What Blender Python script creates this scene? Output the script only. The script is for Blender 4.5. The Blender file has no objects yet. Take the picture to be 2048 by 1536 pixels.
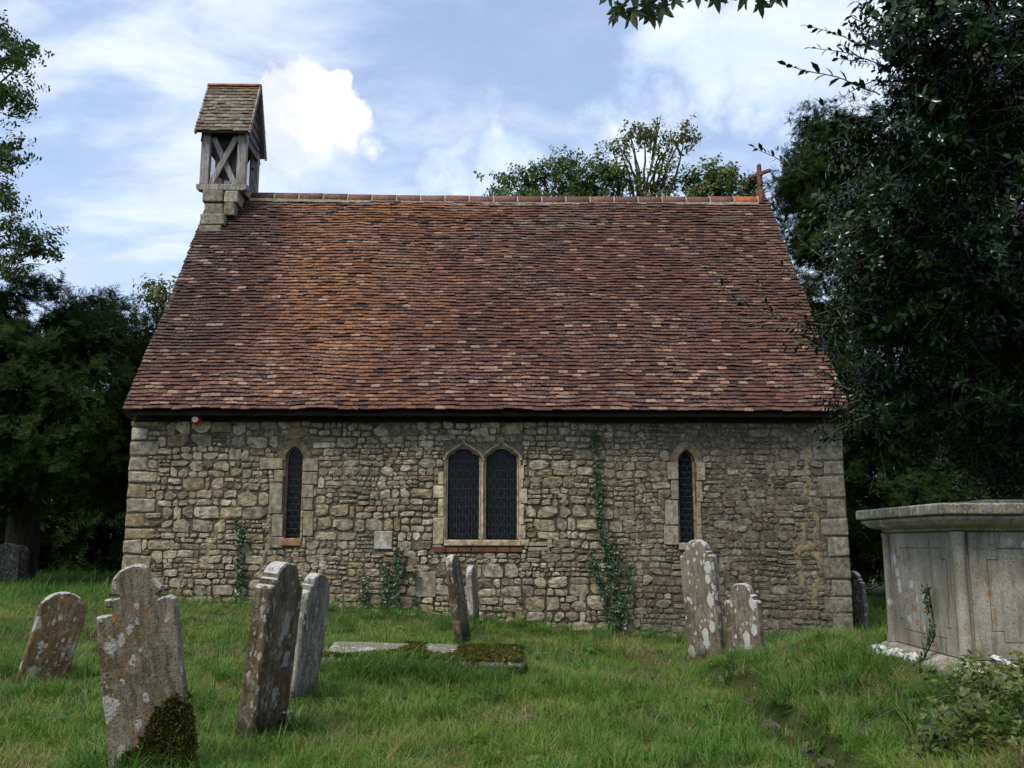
import bpy, bmesh, math, random
import numpy as np
from mathutils import Vector, Matrix, Euler, noise as mnoise
from mathutils.geometry import tessellate_polygon

rnd = random.Random(7)
R = math.radians
scene = bpy.context.scene
C = scene.collection

# ------------------------------------------------------------------ camera
TILT = 9.7
EYE = 1.6
FPX = 1850.0            # focal length in pixels of the 2048 px wide photograph
cam_d = bpy.data.cameras.new('camera')
cam_d.sensor_width = 36.0
cam_d.lens = 36.0 * FPX / 2048.0
cam_d.clip_start = 0.05
cam_d.clip_end = 3000
cam = bpy.data.objects.new('camera', cam_d)
C.objects.link(cam)
cam.location = (0, 0, EYE)
cam.rotation_euler = (R(90 + TILT), 0, 0)
scene.camera = cam

def ray(u, v):
    """world direction of a photograph pixel, scaled so that y == 1"""
    x = (u - 1024) / FPX; up = (768 - v) / FPX
    t = R(TILT)
    y = math.cos(t) - up * math.sin(t)
    z = math.sin(t) + up * math.cos(t)
    return Vector((x / y, 1.0, z / y))

def at(u, v, Y):
    d = ray(u, v) * Y
    return Vector((d.x, Y, d.z + EYE))

# ------------------------------------------------------------------ world
SUN_EL, SUN_AZ = 58.0, 217.0     # azimuth of the sun measured clockwise from +Y
world = bpy.data.worlds.new('World')
scene.world = world
world.use_nodes = True
wn = world.node_tree; wn.nodes.clear()

class NT:
    """tiny helper for wiring shader nodes"""
    def __init__(self, tree): self.t = tree
    def n(self, kind, **kw):
        nd = self.t.nodes.new(kind)
        ins = kw.pop('ins', {})
        for k, v in kw.items(): setattr(nd, k, v)
        for k, v in ins.items(): self.put(nd, k, v)
        return nd
    def put(self, nd, k, v):
        s = nd.inputs[k]
        if isinstance(v, bpy.types.NodeSocket): self.t.links.new(v, s)
        else: s.default_value = v
    def math(self, op, a, b=0.0, c=None, clamp=False):
        nd = self.n('ShaderNodeMath', operation=op, use_clamp=clamp)
        self.put(nd, 0, a); self.put(nd, 1, b)
        if c is not None: self.put(nd, 2, c)
        return nd.outputs[0]
    def vmath(self, op, a, b=(0, 0, 0)):
        nd = self.n('ShaderNodeVectorMath', operation=op)
        self.put(nd, 0, a)
        if op == 'SCALE': self.put(nd, 3, b)
        else: self.put(nd, 1, b)
        return nd.outputs[1] if op in ('DISTANCE', 'LENGTH', 'DOT_PRODUCT') else nd.outputs[0]
    def smooth(self, x, lo, hi, o0=0.0, o1=1.0):
        nd = self.n('ShaderNodeMapRange', interpolation_type='SMOOTHSTEP')
        for k, v in ((0, x), (1, lo), (2, hi), (3, o0), (4, o1)): self.put(nd, k, v)
        return nd.outputs[0]
    def mix(self, f, a, b, blend='MIX'):
        nd = self.n('ShaderNodeMix', data_type='RGBA', blend_type=blend)
        self.put(nd, 0, f); self.put(nd, 6, a); self.put(nd, 7, b)
        return nd.outputs[2]
    def noise(self, vec, scale, detail=4, rough=0.55, dist=0.0, col=False):
        nd = self.n('ShaderNodeTexNoise')
        if vec is not None: self.put(nd, 'Vector', vec)
        self.put(nd, 'Scale', scale); self.put(nd, 'Detail', detail); self.put(nd, 'Roughness', rough); self.put(nd, 'Distortion', dist)
        return nd.outputs[1] if col else nd.outputs[0]
    def voro(self, vec, scale, feature='F1', out=0, rnd=1.0):
        nd = self.n('ShaderNodeTexVoronoi', feature=feature)
        if vec is not None: self.put(nd, 'Vector', vec)
        self.put(nd, 'Scale', scale); self.put(nd, 'Randomness', rnd)
        return nd.outputs[out]
    def mapping(self, vec, scale=(1, 1, 1), rot=(0, 0, 0), loc=(0, 0, 0)):
        nd = self.n('ShaderNodeMapping')
        self.put(nd, 0, vec); self.put(nd, 1, loc); self.put(nd, 2, rot); self.put(nd, 3, scale)
        return nd.outputs[0]

w = NT(wn)
sky = w.n('ShaderNodeTexSky', sky_type='NISHITA', sun_disc=False)
sky.sun_elevation = R(SUN_EL); sky.sun_rotation = R(SUN_AZ)
sky.air_density = 1.0; sky.dust_density = 1.2; sky.ozone_density = 1.2
dirv = w.n('ShaderNodeTexCoord').outputs['Generated']
sep = w.n('ShaderNodeSeparateXYZ', ins={0: dirv})
den = w.math('ADD', w.math('MAXIMUM', sep.outputs[2], 0.0), 0.22)
flat = w.n('ShaderNodeCombineXYZ', ins={0: w.math('DIVIDE', sep.outputs[0], den), 1: w.math('DIVIDE', sep.outputs[1], den), 2: 0.0}).outputs[0]
# thin high cloud: streaks drawn out along one wind direction
cir = w.mapping(flat, scale=(0.75, 1.5, 1), rot=(0, 0, R(-32)), loc=(0.35, 0.9, 0))
n1 = w.noise(cir, 1.5, 9, 0.55, 0.6)
n2 = w.noise(w.mapping(flat, scale=(1.2, 1.9, 1), loc=(4.2, 1.7, 3.0)), 3.2, 8, 0.60, 0.4)
veil = w.math('ADD', w.math('MULTIPLY', n1, 0.7), w.math('MULTIPLY', n2, 0.3))
cirrus = w.smooth(veil, 0.41, 0.63)
# heaped clouds standing where the photograph shows them
wob = w.vmath('SUBTRACT', w.noise(dirv, 13, 8, 0.62, 0.0, True), (0.5, 0.5, 0.5))
pdA = w.vmath('ADD', dirv, w.vmath('SCALE', wob, 0.075))
pdB = w.vmath('ADD', dirv, w.vmath('SCALE', w.vmath('SUBTRACT', w.noise(dirv, 5, 8, 0.62, 0.0, True), (0.5, 0.5, 0.5)), 0.30))
def heap(blobs, pd, lo, hi):
    cur = None
    for (u, v, r) in blobs:
        c = ray(u, v).normalized()
        val = w.math('SUBTRACT', 1.0, w.math('DIVIDE', w.vmath('DISTANCE', pd, tuple(c)), r / FPX * 1.0))
        cur = val if cur is None else w.math('SMOOTH_MAX', cur, val, 0.06)
    return w.smooth(cur, lo, hi)
soft = w.smooth(sep.outputs[2], ray(640, 200).normalized().z, ray(640, 335).normalized().z, 0.20, 1.2)
cumA = heap([(588, 178, 62), (640, 215, 68), (700, 250, 58), (560, 240, 66), (625, 272, 74), (690, 292, 52), (745, 304, 34), (560, 305, 66)], pdA, 0.02, soft)
cumB = heap([(1500, 150, 170), (1420, 120, 130), (1600, 90, 190), (1490, 225, 120), (1760, 120, 260), (1330, 330, 130), (1050, 330, 150), (900, 350, 120)], pdB, 0.0, 0.75)
low = w.smooth(sep.outputs[2], 0.46, 0.06)
amt = w.math('MAXIMUM', w.math('MULTIPLY', cirrus, 0.85), w.math('MULTIPLY', low, 0.6))
amt = w.math('MAXIMUM', amt, w.math('MULTIPLY', cumB, 0.95))
amt = w.math('ADD', w.math('MULTIPLY', amt, 0.70), 0.30, clamp=True)
base_sky = w.mix(1.0, sky.outputs[0], (1.62, 1.72, 1.92, 1), 'MULTIPLY')
cloud_col = w.mix(w.smooth(n2, 0.35, 0.65), (6.7, 8.0, 10.0, 1), (8.5, 9.2, 10.2, 1))
col = w.mix(amt, base_sky, cloud_col)
shade = w.smooth(w.noise(pdA, 9, 5, 0.55), 0.36, 0.60)
cumcol = w.mix(shade, (7.3, 7.7, 8.8, 1), (10.2, 10.3, 10.6, 1))
col = w.mix(cumA, col, cumcol)
bg = w.n('ShaderNodeBackground', ins={0: col, 1: 0.094})
wo = w.n('ShaderNodeOutputWorld'); wn.links.new(bg.outputs[0], wo.inputs[0])

sun_d = bpy.data.lights.new('sun', 'SUN')
sun_d.energy = 3.1; sun_d.angle = R(20); sun_d.color = (1.0, 0.95, 0.86)
sun = bpy.data.objects.new('sun', sun_d); C.objects.link(sun)
sd = Vector((math.sin(R(SUN_AZ)) * math.cos(R(SUN_EL)), math.cos(R(SUN_AZ)) * math.cos(R(SUN_EL)), math.sin(R(SUN_EL))))
sun.rotation_euler = sd.to_track_quat('Z', 'Y').to_euler()
sun.location = (0, 0, 40)

vs = scene.view_settings
vs.view_transform = 'Standard'; vs.look = 'None'; vs.exposure = 0.30; vs.gamma = 1.0; vs.use_curve_mapping = False
scene.cycles.max_bounces = 4; scene.cycles.diffuse_bounces = 2; scene.cycles.glossy_bounces = 2
scene.cycles.transmission_bounces = 3; scene.cycles.transparent_max_bounces = 4
scene.cycles.use_denoising = True
scene.cycles.use_adaptive_sampling = True; scene.cycles.adaptive_threshold = 0.02

# ------------------------------------------------------------------ helpers
def tag(o, label=None, cat=None, group=None, kind=None):
    if label: o['label'] = label
    if cat: o['category'] = cat
    if group: o['group'] = group
    if kind: o['kind'] = kind
    return o

def empty(name, loc=(0, 0, 0), rot=(0, 0, 0), parent=None):
    o = bpy.data.objects.new(name, None); C.objects.link(o)
    o.location = loc; o.rotation_euler = rot; o.empty_display_size = 0.2
    if parent: o.parent = parent
    return o

def mk_mesh(name, V, F, mat=None, smooth=False, col=None):
    me = bpy.data.meshes.new(name)
    me.from_pydata([tuple(p) for p in V], [], [tuple(f) for f in F])
    if smooth: me.polygons.foreach_set('use_smooth', np.ones(len(me.polygons), dtype=bool))
    if col is not None:
        a = me.color_attributes.new('Col', 'FLOAT_COLOR', 'POINT')
        c = np.ones((len(me.vertices), 4), np.float32); c[:, :3] = np.asarray(col, np.float32).reshape(-1, 3)
        a.data.foreach_set('color', c.ravel())
    if mat: me.materials.append(mat)
    me.update()
    return me

def link(name, me, parent=None, loc=None, rot=None):
    o = bpy.data.objects.new(name, me); C.objects.link(o)
    if parent: o.parent = parent
    if loc is not None: o.location = loc
    if rot is not None: o.rotation_euler = rot
    return o

class MB:
    """collects shapes for one mesh"""
    def __init__(self): self.V = []; self.F = []; self.K = []
    def add(self, V, F, col=None):
        o = len(self.V); self.V += [tuple(p) for p in V]; self.F += [tuple(i + o for i in f) for f in F]
        self.K += [col or (1, 1, 1)] * len(V)
    def box(self, x0, x1, y0, y1, z0, z1, jit=0.0, col=None, M=None):
        V = [Vector((x, y, z)) for z in (z0, z1) for y in (y0, y1) for x in (x0, x1)]
        if jit: V = [p + Vector((rnd.uniform(-jit, jit), rnd.uniform(-jit, jit), rnd.uniform(-jit, jit))) for p in V]
        if M is not None: V = [M @ p for p in V]
        self.add(V, [(0, 2, 3, 1), (4, 5, 7, 6), (0, 1, 5, 4), (2, 6, 7, 3), (0, 4, 6, 2), (1, 3, 7, 5)], col)
    def bar(self, a, b, wx, wy, up=(0, 0, 1), col=None):
        """rectangular bar from a to b"""
        a = Vector(a); b = Vector(b); d = (b - a); L = d.length; d.normalize()
        s = d.cross(Vector(up));
        if s.length < 1e-4: s = Vector((1, 0, 0))
        s.normalize(); t = s.cross(d)
        M = Matrix((( s.x, t.x, d.x, a.x), (s.y, t.y, d.y, a.y), (s.z, t.z, d.z, a.z), (0, 0, 0, 1)))
        self.box(-wx / 2, wx / 2, -wy / 2, wy / 2, 0, L, col=col, M=M)
    def tube(self, pts, rad, n=6, col=None):
        pts = [Vector(p) for p in pts]; V = []; F = []
        for i, p in enumerate(pts):
            d = (pts[min(i + 1, len(pts) - 1)] - pts[max(i - 1, 0)]).normalized()
            s = d.cross(Vector((0.31, 0.2, 0.93))); s.normalize(); t = s.cross(d)
            r = rad[i] if hasattr(rad, '__len__') else rad
            for k in range(n):
                a = 2 * math.pi * k / n
                V.append(p + (s * math.cos(a) + t * math.sin(a)) * r)
        for i in range(len(pts) - 1):
            for k in range(n):
                F.append((i * n + k, i * n + (k + 1) % n, (i + 1) * n + (k + 1) % n, (i + 1) * n + k))
        F.append(tuple(range(n))[::-1]); F.append(tuple((len(pts) - 1) * n + k for k in range(n)))
        self.add(V, F, col)
    def prism(self, outline, y0, y1, col=None, holes=()):
        """outline in the x-z plane extruded from y0 (front) to y1"""
        loops = [list(outline)] + [list(h) for h in holes]
        flat = [p for l in loops for p in l]
        tri = tessellate_polygon([[Vector((p[0], p[1], 0)) for p in l] for l in loops])
        n = len(flat)
        V = [(p[0], y0, p[1]) for p in flat] + [(p[0], y1, p[1]) for p in flat]
        F = [tuple(t) for t in tri] + [tuple(i + n for i in t[::-1]) for t in tri]
        o = 0
        for l in loops:
            m = len(l)
            for k in range(m):
                F.append((o + k, o + (k + 1) % m, n + o + (k + 1) % m, n + o + k))
            o += m
        self.add(V, F, col)
    def build(self, name, mat, parent=None, smooth=False, loc=None, rot=None, fix=True, use_col=True):
        me = mk_mesh(name, self.V, self.F, mat, smooth, self.K if use_col else None)
        if fix:
            bm = bmesh.new(); bm.from_mesh(me); bmesh.ops.recalc_face_normals(bm, faces=bm.faces); bm.to_mesh(me); bm.free()
        return link(name, me, parent, loc, rot)

def bevel(o, wdt=0.01, seg=2):
    m = o.modifiers.new('bevel', 'BEVEL'); m.width = wdt; m.segments = seg; m.limit_method = 'ANGLE'; m.angle_limit = R(35)
    return o

def nz(x, y, z=0.0, s=1.0): return mnoise.noise(Vector((x * s, y * s, z * s)))

# GN instancer: scatters shared little meshes (blades, sprays, leaves) at given points
def instancer(name, protos, P, E, S, I, parent=None):
    P = np.asarray(P, np.float32).reshape(-1, 3); n = len(P)
    me = bpy.data.meshes.new(name); me.vertices.add(n); me.vertices.foreach_set('co', P.ravel())
    a = me.attributes.new('rot', 'FLOAT_VECTOR', 'POINT'); a.data.foreach_set('vector', np.asarray(E, np.float32).ravel())
    a = me.attributes.new('scl', 'FLOAT', 'POINT'); a.data.foreach_set('value', np.asarray(S, np.float32).ravel())
    a = me.attributes.new('idx', 'INT', 'POINT'); a.data.foreach_set('value', np.asarray(I, np.int32).ravel())
    o = link(name, me, parent)
    col = bpy.data.collections.new(name + '_pieces')
    for k, pm in enumerate(protos):
        po = bpy.data.objects.new('%s_piece_%02d' % (name, k), pm); col.objects.link(po)
    g = bpy.data.node_groups.new(name, 'GeometryNodeTree')
    g.interface.new_socket('Geometry', in_out='INPUT', socket_type='NodeSocketGeometry')
    g.interface.new_socket('Geometry', in_out='OUTPUT', socket_type='NodeSocketGeometry')
    gi = g.nodes.new('NodeGroupInput'); go = g.nodes.new('NodeGroupOutput')
    ci = g.nodes.new('GeometryNodeCollectionInfo'); ci.inputs['Collection'].default_value = col
    ci.inputs['Separate Children'].default_value = True; ci.inputs['Reset Children'].default_value = True
    ip = g.nodes.new('GeometryNodeInstanceOnPoints'); ip.inputs['Pick Instance'].default_value = True
    def na(nm, t):
        x = g.nodes.new('GeometryNodeInputNamedAttribute'); x.data_type = t; x.inputs[0].default_value = nm; return x.outputs[0]
    e2r = g.nodes.new('FunctionNodeEulerToRotation')
    L = g.links.new
    L(gi.outputs[0], ip.inputs['Points']); L(ci.outputs[0], ip.inputs['Instance'])
    L(na('idx', 'INT'), ip.inputs['Instance Index'])
    L(na('rot', 'FLOAT_VECTOR'), e2r.inputs[0]); L(e2r.outputs[0], ip.inputs['Rotation'])
    L(na('scl', 'FLOAT'), ip.inputs['Scale'])
    L(ip.outputs[0], go.inputs[0])
    md = o.modifiers.new('scatter', 'NODES'); md.node_group = g
    return o

def aim(d, roll):
    """euler that turns +Z to d, with a roll about it"""
    q = Vector(d).to_track_quat('Z', 'Y')
    return (q.to_matrix() @ Matrix.Rotation(roll, 3, 'Z')).to_euler()

# ------------------------------------------------------------------ materials
def mat(name):
    m = bpy.data.materials.new(name); m.use_nodes = True
    t = m.node_tree; t.nodes.clear(); n = NT(t)
    b = n.n('ShaderNodeBsdfPrincipled'); o = n.n('ShaderNodeOutputMaterial')
    t.links.new(b.outputs[0], o.inputs[0])
    return m, n, b
def bumped(n, b, height, strength=0.5, dist=0.01):
    bp = n.n('ShaderNodeBump', ins={'Strength': strength, 'Distance': dist, 'Height': height})
    n.put(b, 'Normal', bp.outputs[0])
def objco(n): return n.n('ShaderNodeTexCoord').outputs['Object']
def geopos(n): return n.n('ShaderNodeNewGeometry').outputs['Position']
def vcol(n): return n.n('ShaderNodeAttribute', attribute_name='Col').outputs[0]

def m_masonry(name, lich=0.5, bumpd=0.012):
    m, n, b = mat(name)
    p = geopos(n); c = vcol(n)
    big = n.noise(p, 1.3, 5, 0.6); mid = n.noise(p, 11, 6, 0.65); fine = n.noise(p, 55, 5, 0.7)
    c1 = n.mix(n.smooth(mid, 0.3, 0.75), n.mix(1.0, c, (0.50, 0.43, 0.34, 1), 'MULTIPLY'), n.mix(1.0, c, (1.42, 1.40, 1.32, 1), 'MULTIPLY'))
    c2 = n.mix(n.math('MULTIPLY', n.smooth(fine, 0.50, 0.32), 0.6), c1, (0.045, 0.036, 0.026, 1))
    sp = n.smooth(n.math('ADD', n.voro(p, 21), n.math('MULTIPLY', fine, 0.35)), 0.36, 0.26)
    reg = n.smooth(big, 0.40, 0.62)
    c3 = n.mix(n.math('MULTIPLY', n.math('MULTIPLY', sp, reg), lich), c2, (0.60, 0.60, 0.53, 1))
    och = n.smooth(n.noise(p, 3.1, 5, 0.7), 0.62, 0.74)
    c4 = n.mix(n.math('MULTIPLY', och, 0.35), c3, (0.20, 0.12, 0.045, 1))
    n.put(b, 'Base Color', c4); n.put(b, 'Roughness', 0.93); n.put(b, 'Specular IOR Level', 0.2)
    bumped(n, b, n.math('ADD', n.math('MULTIPLY', mid, 1.0), n.math('MULTIPLY', fine, 0.5)), 0.9, bumpd)
    return m
M_RUBBLE = m_masonry('rubble_stone', 0.75, 0.022)
M_DRESSED = m_masonry('dressed_stone', 0.45, 0.008)

def m_mortar():
    m, n, b = mat('old_mortar')
    p = geopos(n)
    a = n.noise(p, 1.1, 4, 0.6); f = n.noise(p, 30, 6, 0.7)
    c = n.mix(n.smooth(a, 0.4, 0.62), (0.092, 0.079, 0.056, 1), (0.185, 0.164, 0.120, 1))
    c = n.mix(n.smooth(f, 0.58, 0.34), c, (0.03, 0.025, 0.018, 1))
    n.put(b, 'Base Color', c); n.put(b, 'Roughness', 0.97); n.put(b, 'Specular IOR Level', 0.1)
    bumped(n, b, f, 0.9, 0.02)
    return m
M_MORTAR = m_mortar()

def m_simple(name, c0, c1, scale=8, rough=0.85, bump=0.004, spec=0.3, stretch=(1, 1, 1), detail=5):
    m, n, b = mat(name)
    p = n.mapping(objco(n), scale=stretch)
    f = n.noise(p, scale, detail, 0.6)
    n.put(b, 'Base Color', n.mix(n.smooth(f, 0.3, 0.7), (*c0, 1), (*c1, 1)))
    n.put(b, 'Roughness', rough); n.put(b, 'Specular IOR Level', spec)
    if bump: bumped(n, b, f, 0.7, bump)
    return m
M_YMORTAR = m_simple('yellow_repair_mortar', (0.145, 0.112, 0.060), (0.235, 0.185, 0.108), 14, 0.95, 0.01, 0.1)
M_TIMBER_DARK = m_simple('dark_eave_timber', (0.014, 0.010, 0.008), (0.035, 0.027, 0.020), 6, 0.9, 0.004, 0.2, (1, 9, 9))  # dark timber, with the shade under the eaves put into its colour
M_OAK = m_simple('weathered_oak', (0.13, 0.11, 0.095), (0.33, 0.305, 0.28), 5, 0.85, 0.006, 0.25, (7, 7, 1))
M_OAKB = m_simple('weathered_boards', (0.055, 0.046, 0.04), (0.15, 0.13, 0.115), 5, 0.85, 0.006, 0.25, (8, 1, 8))
M_LEAD = m_simple('lead_came', (0.02, 0.021, 0.023), (0.045, 0.047, 0.05), 20, 0.6, 0, 0.3)
M_WIRE = m_simple('guard_wire', (0.018, 0.018, 0.018), (0.04, 0.04, 0.039), 20, 0.6, 0, 0.4)
M_TERRA = m_simple('terracotta', (0.085, 0.040, 0.026), (0.17, 0.082, 0.052), 12, 0.85, 0.004, 0.2)
M_RED = m_simple('red_enamel', (0.42, 0.02, 0.02), (0.55, 0.03, 0.03), 5, 0.4, 0, 0.5)
M_WHITE = m_simple('white_enamel', (0.55, 0.55, 0.53), (0.7, 0.7, 0.68), 8, 0.5, 0, 0.4)
M_BLACK = m_simple('dark_interior', (0.008, 0.008, 0.008), (0.014, 0.013, 0.012), 5, 0.95, 0, 0.0)
M_RUST = m_simple('rusty_stone', (0.20, 0.09, 0.035), (0.34, 0.22, 0.12), 9, 0.9, 0.004, 0.2)

def m_glass():
    m, n, b = mat('old_window_glass')
    p = objco(n)
    n.put(b, 'Base Color', (0.010, 0.013, 0.016, 1)); n.put(b, 'Roughness', 0.12); n.put(b, 'Specular IOR Level', 0.33)
    bumped(n, b, n.noise(p, 9, 2, 0.5), 0.35, 0.01)
    return m
M_GLASS = m_glass()

def m_tile(name, lich=1.0):
    m, n, b = mat(name)
    p = geopos(n); c = vcol(n)
    f = n.noise(p, 38, 5, 0.7); mid = n.noise(p, 7, 4, 0.6); big = n.noise(p, 0.8, 4, 0.6)
    c1 = n.mix(n.smooth(f, 0.3, 0.72), n.mix(1.0, c, (0.45, 0.42, 0.42, 1), 'MULTIPLY'), n.mix(1.0, c, (1.5, 1.46, 1.40, 1), 'MULTIPLY'))
    dark = n.math('MULTIPLY', n.smooth(n.noise(p, 19, 4, 0.75), 0.50, 0.66), n.smooth(mid, 0.36, 0.56))
    c2 = n.mix(n.math('MULTIPLY', dark, 0.9), c1, (0.022, 0.018, 0.015, 1))
    wl = n.math('MULTIPLY', n.smooth(n.noise(p, 31, 3, 0.6), 0.58, 0.70), n.smooth(big, 0.44, 0.60))
    c3 = n.mix(n.math('MULTIPLY', wl, 0.7 * lich), c2, (0.42, 0.41, 0.36, 1))
    ol = n.math('MULTIPLY', n.smooth(n.noise(p, 27, 3, 0.6, 0.4), 0.60, 0.70), n.smooth(n.noise(p, 0.55, 3, 0.5), 0.48, 0.64))
    c4 = n.mix(n.math('MULTIPLY', ol, 0.7 * lich), c3, (0.36, 0.15, 0.03, 1))
    n.put(b, 'Base Color', c4); n.put(b, 'Roughness', 0.9); n.put(b, 'Specular IOR Level', 0.22)
    bumped(n, b, f, 0.7, 0.005)
    return m
M_TILE = m_tile('clay_tile')

def m_grave(name, base0, base1, orange=0.4, white=0.5, moss=0.2, seed=0.0, crest_amt=0.85, rsize=10.5):
    m, n, b = mat(name)
    p = n.mapping(objco(n), loc=(seed, seed * 1.7, seed * 0.6))
    geo = n.n('ShaderNodeNewGeometry')
    up = n.n('ShaderNodeSeparateXYZ', ins={0: geo.outputs['Normal']}).outputs[2]
    big = n.noise(n.mapping(p, scale=(1, 1, 0.55)), 3.2, 5, 0.62); mid = n.noise(p, 14, 6, 0.68); fine = n.noise(p, 75, 4, 0.72)
    streak = n.noise(n.mapping(p, scale=(13, 13, 1.6)), 2.6, 5, 0.65)
    c = n.mix(n.smooth(n.math('ADD', n.math('MULTIPLY', big, 0.5), n.math('MULTIPLY', streak, 0.5)), 0.40, 0.60), (*base0, 1), (*base1, 1))
    c = n.mix(n.math('MULTIPLY', n.smooth(mid, 0.50, 0.70), 0.55), c, (0.29, 0.275, 0.225, 1))
    c = n.mix(n.math('MULTIPLY', n.smooth(n.noise(n.mapping(p, scale=(1, 1, 0.5)), 7.5, 5, 0.7), 0.56, 0.68), 0.65), c, (0.045, 0.034, 0.022, 1))
    # orange lichen blotches
    om = n.math('MULTIPLY', n.smooth(n.noise(p, 19, 5, 0.7, 0.5), 0.52, 0.60), n.smooth(n.noise(p, 2.1, 3, 0.5), 0.42, 0.58))
    c = n.mix(n.math('MULTIPLY', om, orange * 0.85), c, (0.27, 0.135, 0.03, 1))
    # pale crustose lichen: scattered rosettes of many sizes, washes, and whitened crests
    dv = n.mapping(n.vmath('ADD', p, n.vmath('SCALE', n.noise(p, 16, 4, 0.65, 0.0, True), 0.075)), scale=(1, 1, 0.6))
    ros = None
    for k, (sc_, keep) in enumerate(((rsize * 0.55, 0.80), (rsize, 0.66), (rsize * 2.4, 0.52))):
        vn = n.n('ShaderNodeTexVoronoi'); n.put(vn, 'Vector', dv); n.put(vn, 'Scale', sc_)
        rr = n.n('ShaderNodeSeparateColor', ins={0: vn.outputs[1]}).outputs[0]
        lim = n.smooth(rr, keep - 0.18 * white, 1.05, 0.0, 0.46)
        v = n.math('MULTIPLY', n.math('GREATER_THAN', rr, keep - 0.18 * white), n.smooth(n.math('SUBTRACT', lim, vn.outputs[0]), -0.03, 0.03))
        ros = v if ros is None else n.math('MAXIMUM', ros, v)
    wash = n.math('MULTIPLY', n.smooth(n.noise(n.mapping(p, scale=(1.6, 1.6, 0.5)), 3.0, 6, 0.68), 0.57, 0.66), 0.55)
    crest = n.smooth(n.math('ADD', up, n.math('MULTIPLY', n.math('SUBTRACT', mid, 0.5), 2.2)), 0.42, 0.66)
    wm = n.math('MAXIMUM', n.math('MULTIPLY', n.math('MAXIMUM', ros, wash), min(1.0, 0.35 + 0.6 * white)), n.math('MULTIPLY', crest, crest_amt))
    c = n.mix(wm, c, n.mix(fine, (0.30, 0.30, 0.265, 1), (0.62, 0.62, 0.57, 1)))
    # pits, and a darker green-black tone towards the foot
    pit = n.smooth(n.noise(n.mapping(p, scale=(1, 1, 0.8)), 80, 4, 0.7), 0.44, 0.32)
    c = n.mix(n.math('MULTIPLY', pit, 0.7), c, (0.022, 0.018, 0.013, 1))
    z = n.n('ShaderNodeSeparateXYZ', ins={0: objco(n)}).outputs[2]
    foot = n.math('MULTIPLY', n.smooth(n.math('ADD', z, n.math('MULTIPLY', n.math('ADD', big, mid), 0.42)), 0.74, 0.42), moss)  # moss argument only sets how dark the foot gets
    c = n.mix(foot, c, (0.022, 0.022, 0.011, 1))
    n.put(b, 'Base Color', c); n.put(b, 'Roughness', 0.94); n.put(b, 'Specular IOR Level', 0.15)
    bumped(n, b, n.math('ADD', n.math('MULTIPLY', mid, 0.8), n.math('SUBTRACT', n.math('ADD', n.math('MULTIPLY', fine, 0.4), n.math('MULTIPLY', wm, 0.25)), n.math('MULTIPLY', pit, 0.5))), 1.0, 0.016)
    return m

def m_leaf(name, c0, c1, rough=0.55, spec=0.4, trans=0.25, tcol=None):
    m = bpy.data.materials.new(name); m.use_nodes = True
    t = m.node_tree; t.nodes.clear(); n = NT(t)
    oi = n.n('ShaderNodeObjectInfo').outputs['Random']
    isl = n.n('ShaderNodeNewGeometry').outputs['Random Per Island']
    k = n.math('FRACT', n.math('ADD', oi, n.math('MULTIPLY', isl, 0.55)))
    c = n.mix(k, (*c0, 1), (*c1, 1))
    b = n.n('ShaderNodeBsdfPrincipled', ins={'Base Color': c, 'Roughness': rough, 'Specular IOR Level': spec})
    o = n.n('ShaderNodeOutputMaterial')
    if trans > 0:
        tl = n.n('ShaderNodeBsdfTranslucent', ins={0: n.mix(0.5, c, (*(tcol or c1), 1))})
        mx = n.n('ShaderNodeMixShader', ins={0: trans, 1: b.outputs[0], 2: tl.outputs[0]})
        t.links.new(mx.outputs[0], o.inputs[0])
    else: t.links.new(b.outputs[0], o.inputs[0])
    return m
M_YEW = m_leaf('yew_needles', (0.007, 0.016, 0.004), (0.028, 0.047, 0.011), 0.8, 0.05, 0.06)
M_HOLLY = m_leaf('holly_leaf', (0.004, 0.013, 0.004), (0.013, 0.036, 0.008), 0.12, 0.27, 0.05)
M_BROAD = m_leaf('broad_leaf', (0.018, 0.044, 0.008), (0.055, 0.100, 0.018), 0.5, 0.4, 0.3)
M_BROADY = m_leaf('yellowing_leaf', (0.05, 0.085, 0.018), (0.15, 0.14, 0.03), 0.5, 0.4, 0.35)
M_BROADG = m_leaf('fresh_leaf', (0.035, 0.080, 0.012), (0.105, 0.160, 0.028), 0.5, 0.3, 0.35)
M_SYC = m_leaf('sycamore_leaf', (0.02, 0.035, 0.010), (0.045, 0.07, 0.018), 0.5, 0.35, 0.3)
M_IVY = m_leaf('ivy_leaf', (0.014, 0.032, 0.010), (0.04, 0.075, 0.02), 0.4, 0.45, 0.1)
M_BRAM = m_leaf('bramble_leaf', (0.022, 0.055, 0.012), (0.13, 0.14, 0.022), 0.5, 0.4, 0.25)
M_GRASS = m_leaf('grass_blade', (0.062, 0.145, 0.016), (0.180, 0.255, 0.042), 0.6, 0.15, 0.3)
M_GRASS2 = m_leaf('dark_grass_blade', (0.038, 0.110, 0.014), (0.090, 0.190, 0.028), 0.55, 0.2, 0.3)
M_STRAW = m_leaf('dry_straw', (0.20, 0.155, 0.07), (0.34, 0.27, 0.14), 0.7, 0.2, 0.2)
M_MOSS = m_leaf('moss', (0.028, 0.034, 0.006), (0.105, 0.100, 0.018), 0.9, 0.1, 0.1)
M_BARK = m_simple('bark', (0.030, 0.024, 0.018), (0.085, 0.07, 0.052), 9, 0.95, 0.02, 0.15, (3, 3, 0.6))
M_TWIG = m_simple('twig_bark', (0.045, 0.038, 0.024), (0.10, 0.085, 0.058), 12, 0.85, 0.003, 0.2)
M_PETAL = m_leaf('white_petal', (0.6, 0.6, 0.52), (0.75, 0.75, 0.68), 0.7, 0.2, 0.3)
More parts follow.
